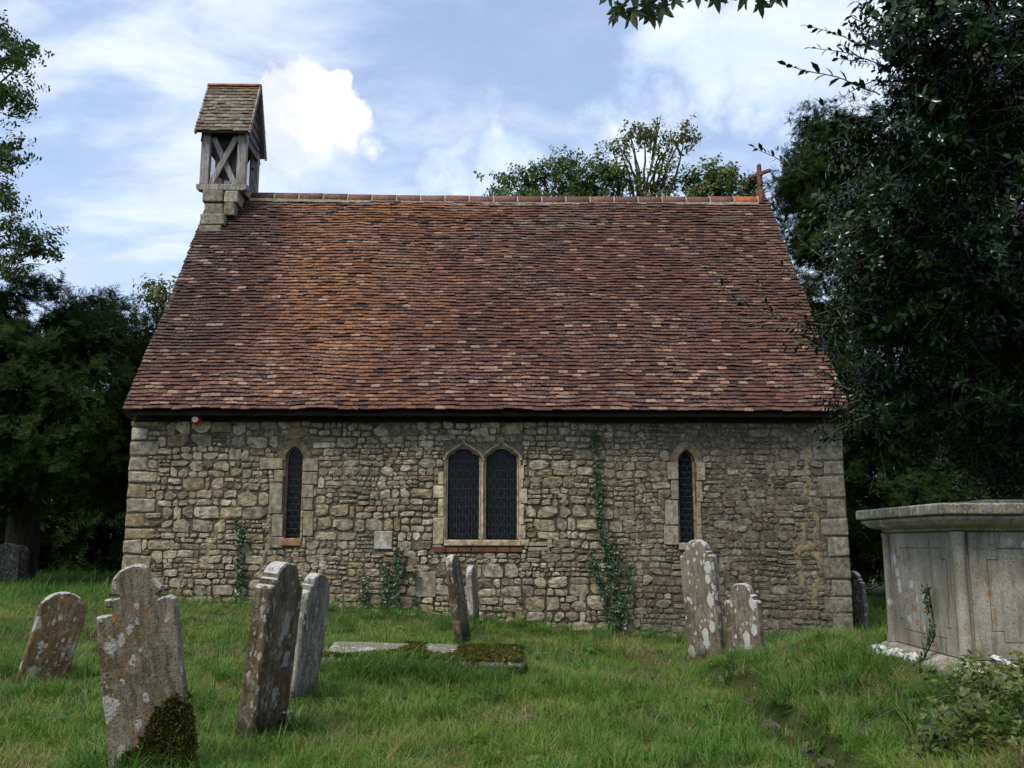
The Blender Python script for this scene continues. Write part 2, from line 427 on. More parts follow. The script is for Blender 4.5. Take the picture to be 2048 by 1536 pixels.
def shadef(c, lo, hi):
    f = rnd.uniform(lo, hi); return tuple(v * f for v in c)
# ------------------------------------------------------------------ ground
def ss(x, a, b):
    t = max(0.0, min(1.0, (x - a) / (b - a))); return t * t * (3 - 2 * t)
def ground(x, y):
    g = 0.62 * ss(-x, -4.0, 7.5) * (0.35 + 0.65 * ss(y, 4, 14))
    g += -0.06 * ss(x, 2, 6) * ss(y, 11, 15)
    fade = 1 - ss(y, 10.0, 13.0)
    edge = 2.12 + 0.06 * (y - 6.5) + 0.10 * nz(x * 0.2, y * 1.1, 3.3)
    g += fade * (0.33 * ss(x, edge - 0.05, edge + 0.05) - 0.02 * math.exp(-((x - edge + 0.15) / 0.12) ** 2) + 0.27 * ss(x, edge + 0.15, edge + 1.0))
    g += 0.16 * math.exp(-(((x + 0.9) / 1.5) ** 2 + ((y - 10.5) / 0.9) ** 2))
    g += 0.10 * math.exp(-(((x + 1.2) / 3.0) ** 2 + ((y - 15.5) / 0.8) ** 2))
    near = max(0.0, 1 - math.hypot(x, y - 10) / 40)
    g += near * (0.05 * nz(x, y, 0, 0.55) + 0.022 * nz(x, y, 5, 1.9))
    return g

def build_ground():
    xs = np.concatenate([np.array([-900, -400, -160, -80, -45, -30]), np.linspace(-22, -9, 27), np.linspace(-8.8, 8.8, 147), np.linspace(9, 22, 27), np.array([30, 45, 80, 160, 400, 900])])
    ys = np.concatenate([np.array([-900, -300, -100, -40, -15, -5]), np.linspace(0, 3.8, 9), np.linspace(4, 18, 118), np.linspace(18.3, 34, 40), np.array([45, 80, 160, 400, 1500])])
    V = [(x, y, ground(x, y)) for y in ys for x in xs]
    nx = len(xs)
    F = [(j * nx + i, j * nx + i + 1, (j + 1) * nx + i + 1, (j + 1) * nx + i) for j in range(len(ys) - 1) for i in range(nx - 1)]
    m, n, b = mat('churchyard_turf')
    p = geopos(n)
    a = n.noise(p, 0.9, 5, 0.6); f = n.noise(p, 26, 5, 0.7)
    c = n.mix(n.smooth(a, 0.38, 0.62), (0.028, 0.052, 0.012, 1), (0.075, 0.082, 0.026, 1))
    c = n.mix(n.smooth(f, 0.55, 0.36), c, (0.022, 0.020, 0.010, 1))
    n.put(b, 'Base Color', c); n.put(b, 'Roughness', 0.97); n.put(b, 'Specular IOR Level', 0.1)
    bumped(n, b, f, 0.9, 0.03)
    o = link('ground', mk_mesh('ground', V, F, m, True)); tag(o, kind='structure')
build_ground()

# ------------------------------------------------------------------ the church
CH_ROT = R(1.2); CH_C = Vector((-0.39, 16.0, 0.0)); HALF = 6.17
church = empty('church', CH_C, (0, 0, CH_ROT))
tag(church, 'small rubble stone church with steep clay tiled roof and timber bellcote', 'church')
def wl(u, v, yl=0.0):
    """photograph pixel -> church-local (x, z) on the plane local y == yl"""
    r = ray(u, v); c, s = math.cos(CH_ROT), math.sin(CH_ROT)
    # local y of point t*r : -(X-cx)*s + (Y-cy)*c == yl
    t = (yl - CH_C.x * s + CH_C.y * c) / (-r.x * s + r.y * c)
    X, Y = r.x * t - CH_C.x, r.y * t - CH_C.y
    return (X * c + Y * s, r.z * t + EYE)
def wx(u, v=1000): return wl(u, v)[0]
def wz(v, u=1000): return wl(u, v)[1]
def gl(x):            # ground height along the foot of the wall
    return ground(CH_C.x + x * math.cos(CH_ROT), CH_C.y - 0.1)

WALL_TOP = 3.66; EAVE_Y, EAVE_Z = -0.36, 3.80; RIDGE_Y, RIDGE_Z = 3.66, 9.17; DEPTH = 2 * RIDGE_Y
# --- openings
def arch(cx, hw, z0, zs, zt, kind='point', n=9):
    pts = [(cx - hw, z0), (cx - hw, (z0 + zs) / 2)]
    side = []
    for i in range(n + 1):
        t = i / n
        if kind == 'ogee':
            x = hw * (1 - t) ; z = zs + (zt - zs) * (0.62 * math.sin(t * math.pi / 2) + 0.38 * t ** 4)
            x = hw * (math.cos(t * math.pi / 2) * 0.8 + (1 - t) * 0.2)
        elif kind == 'cusp':
            x = hw * math.cos(t * math.pi / 2) ; z = zs + (zt - zs) * (0.85 * math.sin(t * math.pi / 2) + 0.15 * t ** 3)
            d = math.exp(-((t - 0.42) / 0.09) ** 2) * 0.26 * hw
            x = max(0.0, x - d)
        else:
            aa = t * math.pi / 3; x = 2 * hw * math.cos(aa) - hw; z = zs + (zt - zs) * math.sin(aa) / math.sin(math.pi / 3)
        side.append((x, z))
    pts += [(cx - x, z) for x, z in side]
    pts += [(cx + x, z) for x, z in side[::-1][1:]]
    pts += [(cx + hw, (z0 + zs) / 2), (cx + hw, z0)]
    return pts
def inside(poly, x, z):
    c = False; j = len(poly) - 1
    for i in range(len(poly)):
        if (poly[i][1] > z) != (poly[j][1] > z) and x < (poly[j][0] - poly[i][0]) * (z - poly[i][1]) / (poly[j][1] - poly[i][1]) + poly[i][0]: c = not c
        j = i
    return c

LANC = []
for (ul, ur, vt, vsg, vb) in ((568, 604, 892, 917, 1076), (1357, 1392, 899, 924, 1085)):
    x0, x1 = wx(ul), wx(ur)
    LANC.append(dict(cx=(x0 + x1) / 2, hw=(x1 - x0) / 2, z0=wz(vb, ul), zs=wz(vsg, ul), zt=wz(vt, ul)))
PAIR = []
for (ul, ur) in ((895, 958), (972, 1034)):
    x0, x1 = wx(ul), wx(ur)
    PAIR.append(dict(cx=(x0 + x1) / 2, hw=(x1 - x0) / 2, z0=wz(1077), zs=wz(918), zt=wz(897)))
holes = [arch(d['cx'], d['hw'], d['z0'], d['zs'], d['zt']) for d in LANC] + [arch(d['cx'], d['hw'] + 0.02, d['z0'] - 0.02, d['zs'], d['zt'] + 0.03, 'ogee') for d in PAIR]

# --- wall core: mortar face with the openings cut through, and the three other walls
mb = MB()
mb.prism([(-HALF, -0.6), (HALF, -0.6), (HALF, WALL_TOP), (-HALF, WALL_TOP)], 0.0, 0.45, holes=holes)
for sx in (-1, 1):
    xo, xi = sx * HALF, sx * (HALF - 0.4)
    V = [(xo, 0.451, -0.6), (xo, DEPTH, -0.6), (xo, DEPTH, WALL_TOP), (xo, RIDGE_Y, RIDGE_Z - 0.42), (xo, 0.451, WALL_TOP)]
    V2 = [(xi, p[1], p[2]) for p in V]
    mb.add(V + V2, [(0, 1, 2, 3, 4), (9, 8, 7, 6, 5)] + [(i, (i + 1) % 5, 5 + (i + 1) % 5, 5 + i) for i in range(5)])
mb.box(-HALF + 0.401, HALF - 0.401, DEPTH - 0.4, DEPTH - 0.002, -0.6, WALL_TOP)
wall = mb.build('wall', M_MORTAR, church)

# --- rubble
excl = []
def ex(u0, u1, v0, v1): 
    a = wl(u0, v1); b = wl(u1, v0); excl.append((a[0], b[0], a[1], b[1]))
blocks = []     # dressed blocks: x0,x1,z0,z1,colour,protrusion
def blk(u0, u1, v0, v1, col, p=0.035):
    a = wl(u0, v1); b = wl(u1, v0); blocks.append((a[0], b[0], a[1], b[1], col, p)); excl.append((a[0], b[0], a[1], b[1]))
BUFF = (0.27, 0.238, 0.172); CREAM = (0.43, 0.38, 0.27); GREY = (0.25, 0.235, 0.19); PALE = (0.36, 0.32, 0.24)
# left lancet jambs
for u0, v0, v1 in ((519, 916, 939), (548, 940, 964), (537, 965, 1028), (543, 1029, 1073), (543, 1074, 1096)): blk(u0, 567, v0, v1, BUFF if v0 < 960 else GREY)
for u1, v0, v1 in ((637, 917, 943), (637, 944, 969), (628, 970, 996), (627, 997, 1021), (628, 1022, 1073), (612, 1074, 1096)): blk(605, u1, v0, v1, BUFF)
# right lancet jambs
for u0, v0, v1 in ((1335, 925, 960), (1342, 961, 1000), (1330, 1001, 1050), (1328, 1051, 1090)): blk(u0, 1356, v0, v1, GREY)
for u1, v0, v1 in ((1410, 925, 962), (1404, 963, 1004), (1402, 1005, 1050), (1404, 1051, 1090)): blk(1393, u1, v0, v1, BUFF)
# two-light window jambs
for u0, v0, v1 in ((876, 943, 970), (866, 971, 996), (876, 997, 1034), (866, 1035, 1089)): blk(u0, 888, v0, v1, CREAM, 0.03)
for u1, v0, v1 in ((1049, 930, 958), (1047, 959, 976), (1055, 977, 1007), (1048, 1008, 1050), (1051, 1051, 1078), (1058, 1079, 1092)): blk(1041, u1, v0, v1, CREAM, 0.03)
blk(1059, 1093, 1084, 1093, PALE, 0.02); blk(1057, 1100, 1095, 1103, GREY, 0.02); blk(747, 786, 1062, 1099, (0.36, 0.36, 0.33), 0.03)
blk(832, 872, 1143, 1195, GREY, 0.03)
for d in LANC: excl.append((d['cx'] - d['hw'] - 0.14, d['cx'] + d['hw'] + 0.14, d['zs'] - 0.02, d['zt'] + 0.12))
ex(886, 1042, 885, 1105); ex(565, 607, 900, 1098); ex(1354, 1395, 905, 1105)
# corner stones
zq = -0.25; k = 0
while zq < WALL_TOP - 0.06:
    h = min(rnd.uniform(0.20, 0.29), WALL_TOP - zq); wq = (0.30 if k % 2 else 0.46) + rnd.uniform(-0.04, 0.06)
    if WALL_TOP - zq - h < 0.08: h = WALL_TOP - zq
    c = rnd.choice([(0.30, 0.27, 0.20), (0.33, 0.30, 0.235), (0.25, 0.205, 0.13), (0.29, 0.27, 0.22)])
    blocks.append((-HALF - 0.012, -HALF + wq, zq + 0.007, zq + h - 0.007, c, 0.02)); excl.append((-HALF - 0.02, -HALF + wq, zq, zq + h))
    zq += h; k += 1
zq = -0.25; k = 0
while zq < WALL_TOP - 0.06:
    h = min(rnd.uniform(0.26, 0.40), WALL_TOP - zq); wq = (0.34 if k % 2 else 0.48) + rnd.uniform(-0.04, 0.05)
    if WALL_TOP - zq - h < 0.10: h = WALL_TOP - zq
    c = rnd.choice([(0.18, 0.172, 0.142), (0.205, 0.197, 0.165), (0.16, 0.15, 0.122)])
    blocks.append((HALF - wq, HALF + 0.012, zq + 0.001, zq + h - 0.001, c, 0.013)); excl.append((HALF - wq, HALF + 0.02, zq, zq + h))
    zq += h; k += 1

def stone_geo(x0, x1, z0, z1, prot, jag=1.0):
    """one rubble stone: irregular blocky outline with a rough, slightly domed face"""
    cx, cz, hw, hz = (x0 + x1) / 2, (z0 + z1) / 2, (x1 - x0) / 2, (z1 - z0) / 2
    tilt = rnd.uniform(-0.09, 0.09) * jag; ring = []; J = 0.10 * jag
    mh = min(hw, hz)
    for (sx, sz) in ((1, -1), (1, 1), (-1, 1), (-1, -1)):
        px, pz = hw * sx * rnd.uniform(1 - J * 1.4, 1.0), hz * sz * rnd.uniform(1 - J * 1.8, 1.0)
        c = mh * rnd.choice([0.10, 0.25, 0.45, 0.7]) * rnd.uniform(0.8, 1.2)
        kx, kz = c * rnd.uniform(0.7, 1.6), c
        two = [(px, pz - sz * kz), (px - sx * kx, pz)]
        if sx * sz < 0: two = [two[1], two[0]]
        ring += two
        # a point along the next side
        if sx > 0 and sz < 0: ring.append((hw * rnd.uniform(1 - J, 1.02), hz * rnd.uniform(-0.4, 0.4)))
        elif sx > 0: ring += [(hw * rnd.uniform(-0.35, 0.35), hz * rnd.uniform(1 - 1.2 * J, 1.04))]
        elif sz > 0: ring.append((-hw * rnd.uniform(1 - J, 1.02), hz * rnd.uniform(-0.4, 0.4)))
        else: ring += [(hw * rnd.uniform(-0.35, 0.35), -hz * rnd.uniform(1 - 1.2 * J, 1.04))]
    npt = len(ring); V = []
    ring = [(a, b_ + tilt * a) for a, b_ in ring]
    tx, tz = rnd.uniform(-0.35, 0.35), rnd.uniform(-0.2, 0.5)
    for s, p in ((1.0, -0.35), (0.97, 0.80), (0.62, 1.0)):
        for (a, b_) in ring:
            pp = prot * (p + (rnd.uniform(-0.25, 0.25) if p > 0 else 0)) + (prot * 0.35 * (tx * a / hw + tz * b_ / hz) if p > 0.3 else 0)
            V.append((cx + a * s, -pp, cz + b_ * s))
    V.append((cx + rnd.uniform(-.2, .2) * hw, -prot * rnd.uniform(0.85, 1.15), cz + rnd.uniform(-.2, .2) * hz))
    F = []
    for l in range(2):
        for i in range(npt):
            F.append((l * npt + i, l * npt + (i + 1) % npt, (l + 1) * npt + (i + 1) % npt, (l + 1) * npt + i))
    for i in range(npt): F.append((2 * npt + i, 2 * npt + (i + 1) % npt, 3 * npt))
    return V, F
def warp(x, z):
    return (x + 0.045 * nz(x, z, 1.0, 1.9), z + 0.06 * nz(x, z, 7.0, 0.9) + 0.035 * nz(x, z, 3.0, 2.8))
def clip(c):
    for e in excl:
        if c is None: return None
        x0, x1, z0, z1 = c
        if x0 < e[1] and x1 > e[0] and z0 < e[3] and z1 > e[2]:
            opts = [(x0, min(x1, e[0]), z0, z1), (max(x0, e[1]), x1, z0, z1), (x0, x1, z0, min(z1, e[2])), (x0, x1, max(z0, e[3]), z1)]
            opts = [o for o in opts if o[1] - o[0] > 0.035 and o[3] - o[2] > 0.028]
            c = max(opts, key=lambda o: (o[1] - o[0]) * (o[3] - o[2])) if opts else None
    return c
cells = []
z = -0.22
XR = 2.35     # right of this smaller, darker masonry; its palette also holds painted-in tree shade
while z < WALL_TOP - 0.03:
    h = rnd.uniform(0.17, 0.30)
    if z + h > WALL_TOP - 0.09: h = WALL_TOP - 0.01 - z
    x = -HALF + 0.2
    while x < HALF - 0.2:
        seg = rnd.uniform(0.22, 0.85)
        if x + seg > HALF - 0.35: seg = HALF - 0.2 - x
        right = x + seg / 2 > XR + 0.3 * nz(z, 0.3, 0, 2)
        tgt = rnd.uniform(0.07, 0.19) if not right else rnd.uniform(0.06, 0.15)
        if z < 0.95: tgt *= 1.12
        nsub = max(1, min(4, round(h / tgt)))
        cuts = [0.0] + sorted(min(0.95, max(0.05, (i + rnd.uniform(-0.28, 0.28)) / nsub)) for i in range(1, nsub)) + [1.0]
        for i in range(nsub):
            za, zb = z + h * cuts[i], z + h * cuts[i + 1]; hh = zb - za
            if hh < 0.03: continue
            xa = x
            while xa < x + seg - 0.02:
                wd = hh * rnd.choice([0.95, 1.2, 1.5, 1.9, 2.3, 2.8]) * rnd.uniform(0.8, 1.2)
                wd = max(0.06, min(0.38, wd))
                if xa + wd > x + seg - 0.06: wd = x + seg - xa
                cells.append((xa, xa + wd, za, zb, right)); xa += wd
        x += seg
    z += h
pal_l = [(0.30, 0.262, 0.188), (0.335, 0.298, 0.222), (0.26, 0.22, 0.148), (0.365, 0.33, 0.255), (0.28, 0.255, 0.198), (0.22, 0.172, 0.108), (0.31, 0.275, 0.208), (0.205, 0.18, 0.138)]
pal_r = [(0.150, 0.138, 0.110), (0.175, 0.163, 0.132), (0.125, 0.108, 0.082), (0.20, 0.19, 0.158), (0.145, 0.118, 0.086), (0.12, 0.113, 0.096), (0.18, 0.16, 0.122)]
stones = []
for (x0, x1, z0, z1, right) in cells:
    g = rnd.uniform(0.004, 0.009) if not right else rnd.uniform(0.003, 0.007)
    a = warp(x0, z0); b_ = warp(x1, z1)
    c = clip((a[0] + g, b_[0] - g, a[1] + g, b_[1] - g))
    if c is None or c[1] - c[0] < 0.03 or c[3] - c[2] < 0.025: continue
    if c[3] < gl((c[0] + c[1]) / 2) - 0.06 or c[3] > WALL_TOP + 0.05: continue
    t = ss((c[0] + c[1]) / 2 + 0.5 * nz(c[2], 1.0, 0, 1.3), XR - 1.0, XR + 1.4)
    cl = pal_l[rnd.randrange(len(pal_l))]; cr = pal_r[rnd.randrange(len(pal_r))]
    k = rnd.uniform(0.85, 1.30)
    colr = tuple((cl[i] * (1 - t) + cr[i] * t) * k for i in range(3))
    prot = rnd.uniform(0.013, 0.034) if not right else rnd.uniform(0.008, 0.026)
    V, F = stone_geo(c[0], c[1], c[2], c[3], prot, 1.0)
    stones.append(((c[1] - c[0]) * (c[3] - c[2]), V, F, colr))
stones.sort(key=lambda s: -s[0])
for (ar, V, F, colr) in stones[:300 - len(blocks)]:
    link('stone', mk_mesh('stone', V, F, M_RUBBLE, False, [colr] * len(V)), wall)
mb = MB()
for (ar, V, F, colr) in stones[300 - len(blocks):]: mb.add(V, F, colr)
o = mb.build('rubble_stones', M_RUBBLE, wall, False, fix=False); tag(o, kind='stuff')
# dressed blocks: squared, slightly worn
def block_obj(name, x0, x1, z0, z1, y0, y1, colr, m, parent, jit=0.006, bev=0.012):
    q = MB(); q.box(x0, x1, y0, y1, z0, z1, jit, colr)
    o = q.build(name, m, parent); bevel(o, min(bev, (z1 - z0) * 0.2), 2); return o
for (x0, x1, z0, z1, c, p) in blocks:
    corner = abs(x0) > HALF or abs(x1) > HALF; f_ = rnd.uniform(0.9, 1.12)
    block_obj('stone', x0 + 0.003, x1 - 0.003, z0 + 0.003, z1 - 0.003, -p, 0.30 if corner else 0.16, tuple(k * f_ for k in c), M_RUBBLE if corner else M_DRESSED, wall, 0.016 if corner else 0.006, 0.03 if corner else 0.012)

# --- yellow mortar repairs along old cracks
def z2(x, y): return wl(230 + x / 3.413, 800 + y / 3.413)
def z4(x, y): return wl(1240 + x / 2.898, 800 + y / 2.898)
cracks = [[z2(*p) for p in ((985, 490), (990, 580), (910, 605), (905, 690), (832, 715), (830, 765), (665, 785), (750, 812), (700, 860), (690, 950), (642, 1005), (632, 1120), (470, 1150), (455, 1240), (420, 1350))],
          [z2(*p) for p in ((1055, 790), (1057, 900), (1052, 1000), (1020, 1060), (1005, 1130))],
          [z2(*p) for p in ((1235, 1005), (1225, 1130))],
          [z4(*p) for p in ((1040, 240), (1080, 280), (1092, 340), (1070, 420), (1098, 490), (1068, 560), (1128, 632), (1142, 700), (1130, 800), (1175, 850), (1140, 920))],
          [z4(*p) for p in ((1128, 632), (1062, 730), (1062, 830), (1022, 890), (1050, 1000), (1060, 1090))],
          [z4(*p) for p in ((1140, 900), (1182, 1000), (1125, 1090), (1130, 1190))],
          [z4(*p) for p in ((1022, 890), (1090, 850), (1160, 850))]]
for ci, cr in enumerate(cracks):
    pts = []
    for i in range(len(cr) - 1):
        a, b_ = Vector((cr[i][0], 0, cr[i][1])), Vector((cr[i + 1][0], 0, cr[i + 1][1])); ns = max(2, int((b_ - a).length / 0.035))
        for j in range(ns): pts.append(a.lerp(b_, j / ns))
    pts.append(Vector((cr[-1][0], 0, cr[-1][1])))
    V = []; F = []
    for i, p in enumerate(pts):
        d = (pts[min(i + 1, len(pts) - 1)] - pts[max(i - 1, 0)]).normalized(); s = Vector((-d.z, 0, d.x))
        wd = (0.034 if ci < 3 else 0.055) * (1 + 0.8 * nz(p.x, p.z, ci, 7)) + rnd.uniform(0, 0.012)
        wob = s * 0.014 * nz(p.x, p.z, 9, 9)
        for q, yy in ((-1, 0.002), (-0.5, -0.016 if ci < 3 else -0.013), (0.5, -0.016 if ci < 3 else -0.013), (1, 0.002)): V.append(p + wob + s * wd * q + Vector((0, yy + rnd.uniform(-0.005, 0.003), 0)))
    for i in range(len(pts) - 1):
        for q in range(3): F.append((i * 4 + q, i * 4 + q + 1, i * 4 + q + 5, i * 4 + q + 4))
    o = link('mortar_repair', mk_mesh('mortar_repair', V, F, M_YMORTAR, True), wall)

# --- windows
def ring(q, inner, outer, y0, y1, ybev=0.0):
    n = len(inner); assert n == len(outer)
    V = [(p[0], y1 * 0.999, p[1]) for p in inner] + [(p[0], y0 + ybev, p[1]) for p in inner] + [(p[0], y0, p[1]) for p in outer] + [(p[0], y1, p[1]) for p in outer]
    F = []
    for i in range(n - 1):
        for l in range(3): F.append((l * n + i, l * n + i + 1, (l + 1) * n + i + 1, (l + 1) * n + i))
    F += [(0, n, 2 * n, 3 * n), (n - 1, 2 * n - 1, 3 * n - 1, 4 * n - 1)]
    q.add(V, F)
def lattice(poly, sx, sz, wd, y, diag=True):
    xs = [p[0] for p in poly]; zs = [p[1] for p in poly]; x0, x1, z0, z1 = min(xs), max(xs), min(zs), max(zs)
    q = MB()
    def seg(a, b_):
        N = 160; run = None
        for i in range(N + 1):
            t = i / N; x = a[0] + (b_[0] - a[0]) * t; zz = a[1] + (b_[1] - a[1]) * t
            ok = inside(poly, x, zz)
            if ok and run is None: run = (x, zz)
            if (not ok or i == N) and run is not None:
                if abs(x - run[0]) + abs(zz - run[1]) > 0.02: q.bar((run[0], y, run[1]), (x, y, zz), wd, wd, (0, 1, 0.01))
                run = None
    if diag:
        H = z1 - z0; dx = H * sx / sz
        k = -int(dx / sx) - 2
        while x0 + k * sx < x1 + dx:
            seg((x0 + k * sx, z0), (x0 + k * sx + dx, z1)); seg((x0 + k * sx + dx, z0), (x0 + k * sx, z1)); k += 1
    else:
        zz = z0 + sz / 2
        while zz < z1: seg((x0, zz), (x1, zz)); zz += sz
        xx = x0 + sx
        while sx > 0 and xx < x1 - 0.01: seg((xx, z0), (xx, z1)); xx += sx
    return q
M_CREAM = m_masonry('cream_freestone', 0.15, 0.005)
for i, d in enumerate(LANC):
    win = empty('window', (0, 0, 0), parent=church)
    op = arch(d['cx'], d['hw'], d['z0'], d['zs'], d['zt'])
    # arched head: worn render and stone round the point
    inn = arch(d['cx'], d['hw'], d['zs'] - 0.02, d['zs'], d['zt']); out = arch(d['cx'], d['hw'] + 0.12, d['zs'] - 0.02, d['zs'] + 0.03, d['zt'] + 0.14)
    q = MB(); ring(q, inn, out, -0.022, 0.16, 0.004); q.K = [(0.19, 0.16, 0.105)] * len(q.V); q.build('arched_head', M_RUBBLE, win)
    q = MB(); ring(q, arch(d['cx'], d['hw'] - 0.030, d['z0'] + 0.02, d['zs'], d['zt'] - 0.035), arch(d['cx'], d['hw'] + 0.01, d['z0'] - 0.02, d['zs'], d['zt'] + 0.01), 0.05, 0.14, 0.03)
    q.K = [(0.26, 0.19, 0.12)] * len(q.V); q.build('inner_frame', M_DRESSED, win)
    q = MB(); q.prism(op, 0.12, 0.13); q.build('glass_pane', M_GLASS, win)
    lattice(op, 0.115, 0.19, 0.007, 0.113).build('lead_lattice', M_LEAD, win)
    lattice(op, 0.0, 0.105, 0.008, 0.075, False).build('guard_bars', M_WIRE, win)
    q = MB(); q.box(d['cx'] - d['hw'] - 0.02, d['cx'] + d['hw'] + 0.02, -0.045, 0.14, d['z0'] - 0.13, d['z0'] - 0.005, 0.006); bevel(q.build('sill', M_RUST if i == 0 else M_DRESSED, win, use_col=True), 0.012)
    if i == 1: win.children[-1].data.color_attributes['Col'].data.foreach_set('color', np.tile([0.31, 0.26, 0.18, 1], 8).astype(np.float32))
win = empty('window', parent=church)
tag(win, 'two-light window with ogee heads and cream stone surround')
for d in PAIR:
    inn = arch(d['cx'], d['hw'], d['z0'], d['zs'], d['zt'], 'cusp'); out = arch(d['cx'], d['hw'] + 0.068, d['z0'] - 0.05, d['zs'] + 0.01, wz(884), 'ogee')
    q = MB(); ring(q, inn, out, -0.032, 0.14, 0.055); q.K = [(0.37, 0.305, 0.205)] * len(q.V); q.build('light_frame', M_CREAM, win)
    hood = arch(d['cx'], d['hw'] + 0.045, d['zs'] - 0.06, d['zs'] + 0.01, wz(886), 'ogee'); hood2 = arch(d['cx'], d['hw'] + 0.085, d['zs'] - 0.06, d['zs'] + 0.02, wz(882), 'ogee')
    q = MB(); ring(q, hood[1:-1], hood2[1:-1], -0.055, 0.02, 0.01); q.K = [(0.33, 0.28, 0.20)] * len(q.V); q.build('hood_mould', M_CREAM, win)
    gp = arch(d['cx'], d['hw'] + 0.01, d['z0'] - 0.01, d['zs'], d['zt'] + 0.01)
    q = MB(); q.prism(gp, 0.105, 0.115); q.build('glass_pane', M_GLASS, win)
    lattice(gp, 0.128, 0.215, 0.007, 0.099).build('lead_lattice', M_LEAD, win)
    lattice(arch(d['cx'], d['hw'], d['z0'], d['zs'], d['zt']), 0.052, 0.155, 0.0045, 0.055, False).build('guard_wire', M_WIRE, win)
q = MB(); mx = (PAIR[0]['cx'] + PAIR[1]['cx']) / 2
q.add([(mx - 0.05, 0.10, PAIR[0]['z0']), (mx - 0.013, -0.045, PAIR[0]['z0']), (mx + 0.013, -0.045, PAIR[0]['z0']), (mx + 0.05, 0.10, PAIR[0]['z0']),
       (mx - 0.05, 0.10, PAIR[0]['zs']), (mx - 0.013, -0.045, PAIR[0]['zs']), (mx + 0.013, -0.045, PAIR[0]['zs']), (mx + 0.05, 0.10, PAIR[0]['zs'])],
      [(0, 1, 5, 4), (1, 2, 6, 5), (2, 3, 7, 6), (3, 0, 4, 7), (0, 3, 2, 1), (4, 5, 6, 7)], (0.42, 0.36, 0.255)); q.build('mullion', M_CREAM, win)
q = MB(); a = wl(888, 1092); b_ = wl(1041, 1081); q.box(a[0], b_[0], -0.06, 0.13, a[1], b_[1] + 0.01, 0.003, (0.40, 0.335, 0.23)); bevel(q.build('sill', M_CREAM, win), 0.012)
M_BRICK = m_simple('red_brick', (0.09, 0.038, 0.026), (0.16, 0.075, 0.05), 14, 0.92, 0.006, 0.2)
a = wl(866, 1104); b_ = wl(1045, 1093.5); nb = 7
for k in range(nb):
    xa = a[0] + (b_[0] - a[0]) * k / nb
    q = MB(); q.box(xa + 0.005, xa + (b_[0] - a[0]) / nb - 0.005, -0.035 - rnd.uniform(0, 0.006), 0.08, a[1], b_[1] - 0.003, 0.003); bevel(q.build('brick', M_BRICK, win), 0.005)

# --- eaves: wall plate, board, rafter ends
q = MB(); q.box(-HALF + 0.03, HALF - 0.03, -0.06, 0.40, WALL_TOP + 0.004, WALL_TOP + 0.17, 0.004); q.build('wall_plate', M_TIMBER_DARK, church)
q = MB(); q.box(-HALF + 0.0, HALF - 0.0, EAVE_Y + 0.075, EAVE_Y + 0.105, EAVE_Z - 0.07, EAVE_Z - 0.01, 0.004); q.build('eave_board', M_TIMBER_DARK, church)
PITCH = math.atan2(RIDGE_Z - EAVE_Z, RIDGE_Y - EAVE_Y); SL = math.hypot(RIDGE_Z - EAVE_Z, RIDGE_Y - EAVE_Y)
es = Vector((0, math.cos(PITCH), math.sin(PITCH))); en = Vector((0, -math.sin(PITCH), math.cos(PITCH)))
for k in range(27):
    x = -HALF + 0.25 + k * (2 * HALF - 0.5) / 26
    q = MB(); b0 = Vector((x, EAVE_Y + 0.12, EAVE_Z - 0.07)); q.bar(b0, b0 + es * 0.9, 0.07, 0.09, (1, 0, 0)); q.build('rafter_end', M_TIMBER_DARK, church)
q = MB(); q.box(wx(1195) - 0.02, wx(1195) + 0.02, -0.3, -0.02, 3.70, 3.74); 

# --- roof
def sag(x, s):
    return 0.036 * nz(x, s, 2.0, 0.55) + 0.022 * nz(x, s, 8.0, 1.6) - 0.05 * math.sin(math.pi * min(1, max(0, s / SL))) * 0.6
def rp(x, s, n): return Vector((x, EAVE_Y, EAVE_Z)) + es * s + en * (n + sag(x, s))
RH = HALF + 0.035
q = MB()      # boarded roof body under the tiles, both slopes
e0 = Vector((0, EAVE_Y + 0.03, EAVE_Z + 0.0)) - en * 0.075; r0 = Vector((0, RIDGE_Y, RIDGE_Z - 0.12)); e1 = Vector((0, 2 * RIDGE_Y - EAVE_Y - 0.03, EAVE_Z - 0.05))
th = Vector((0, 0, -0.03))
for a, b_ in ((e0, r0), (r0, e1)):
    V = [Vector((sx * (RH - 0.03), p.y, p.z)) + o_ for o_ in (Vector((0, 0, 0)), th) for p in (a, b_) for sx in (-1, 1)]
    q.add(V, [(0, 1, 3, 2), (4, 6, 7, 5), (0, 4, 5, 1), (2, 3, 7, 6), (0, 2, 6, 4), (1, 5, 7, 3)], (0.10, 0.055, 0.045))
roof = q.build('roof', M_TILE, church)
GAUGE = SL / 70; TW = 0.166
PUR = (0.084, 0.042, 0.036); DRK = (0.050, 0.030, 0.028); BRN = (0.112, 0.058, 0.042); ORB = (0.180, 0.084, 0.047); ORG = (0.27, 0.118, 0.052); PNK = (0.29, 0.18, 0.13); BUF = (0.24, 0.17, 0.115); GRY = (0.165, 0.135, 0.115)
def pick(ws):
    t = rnd.random() * sum(w_ for _, w_ in ws)
    for c, w_ in ws:
        t -= w_
        if t <= 0: return c
    return ws[-1][0]
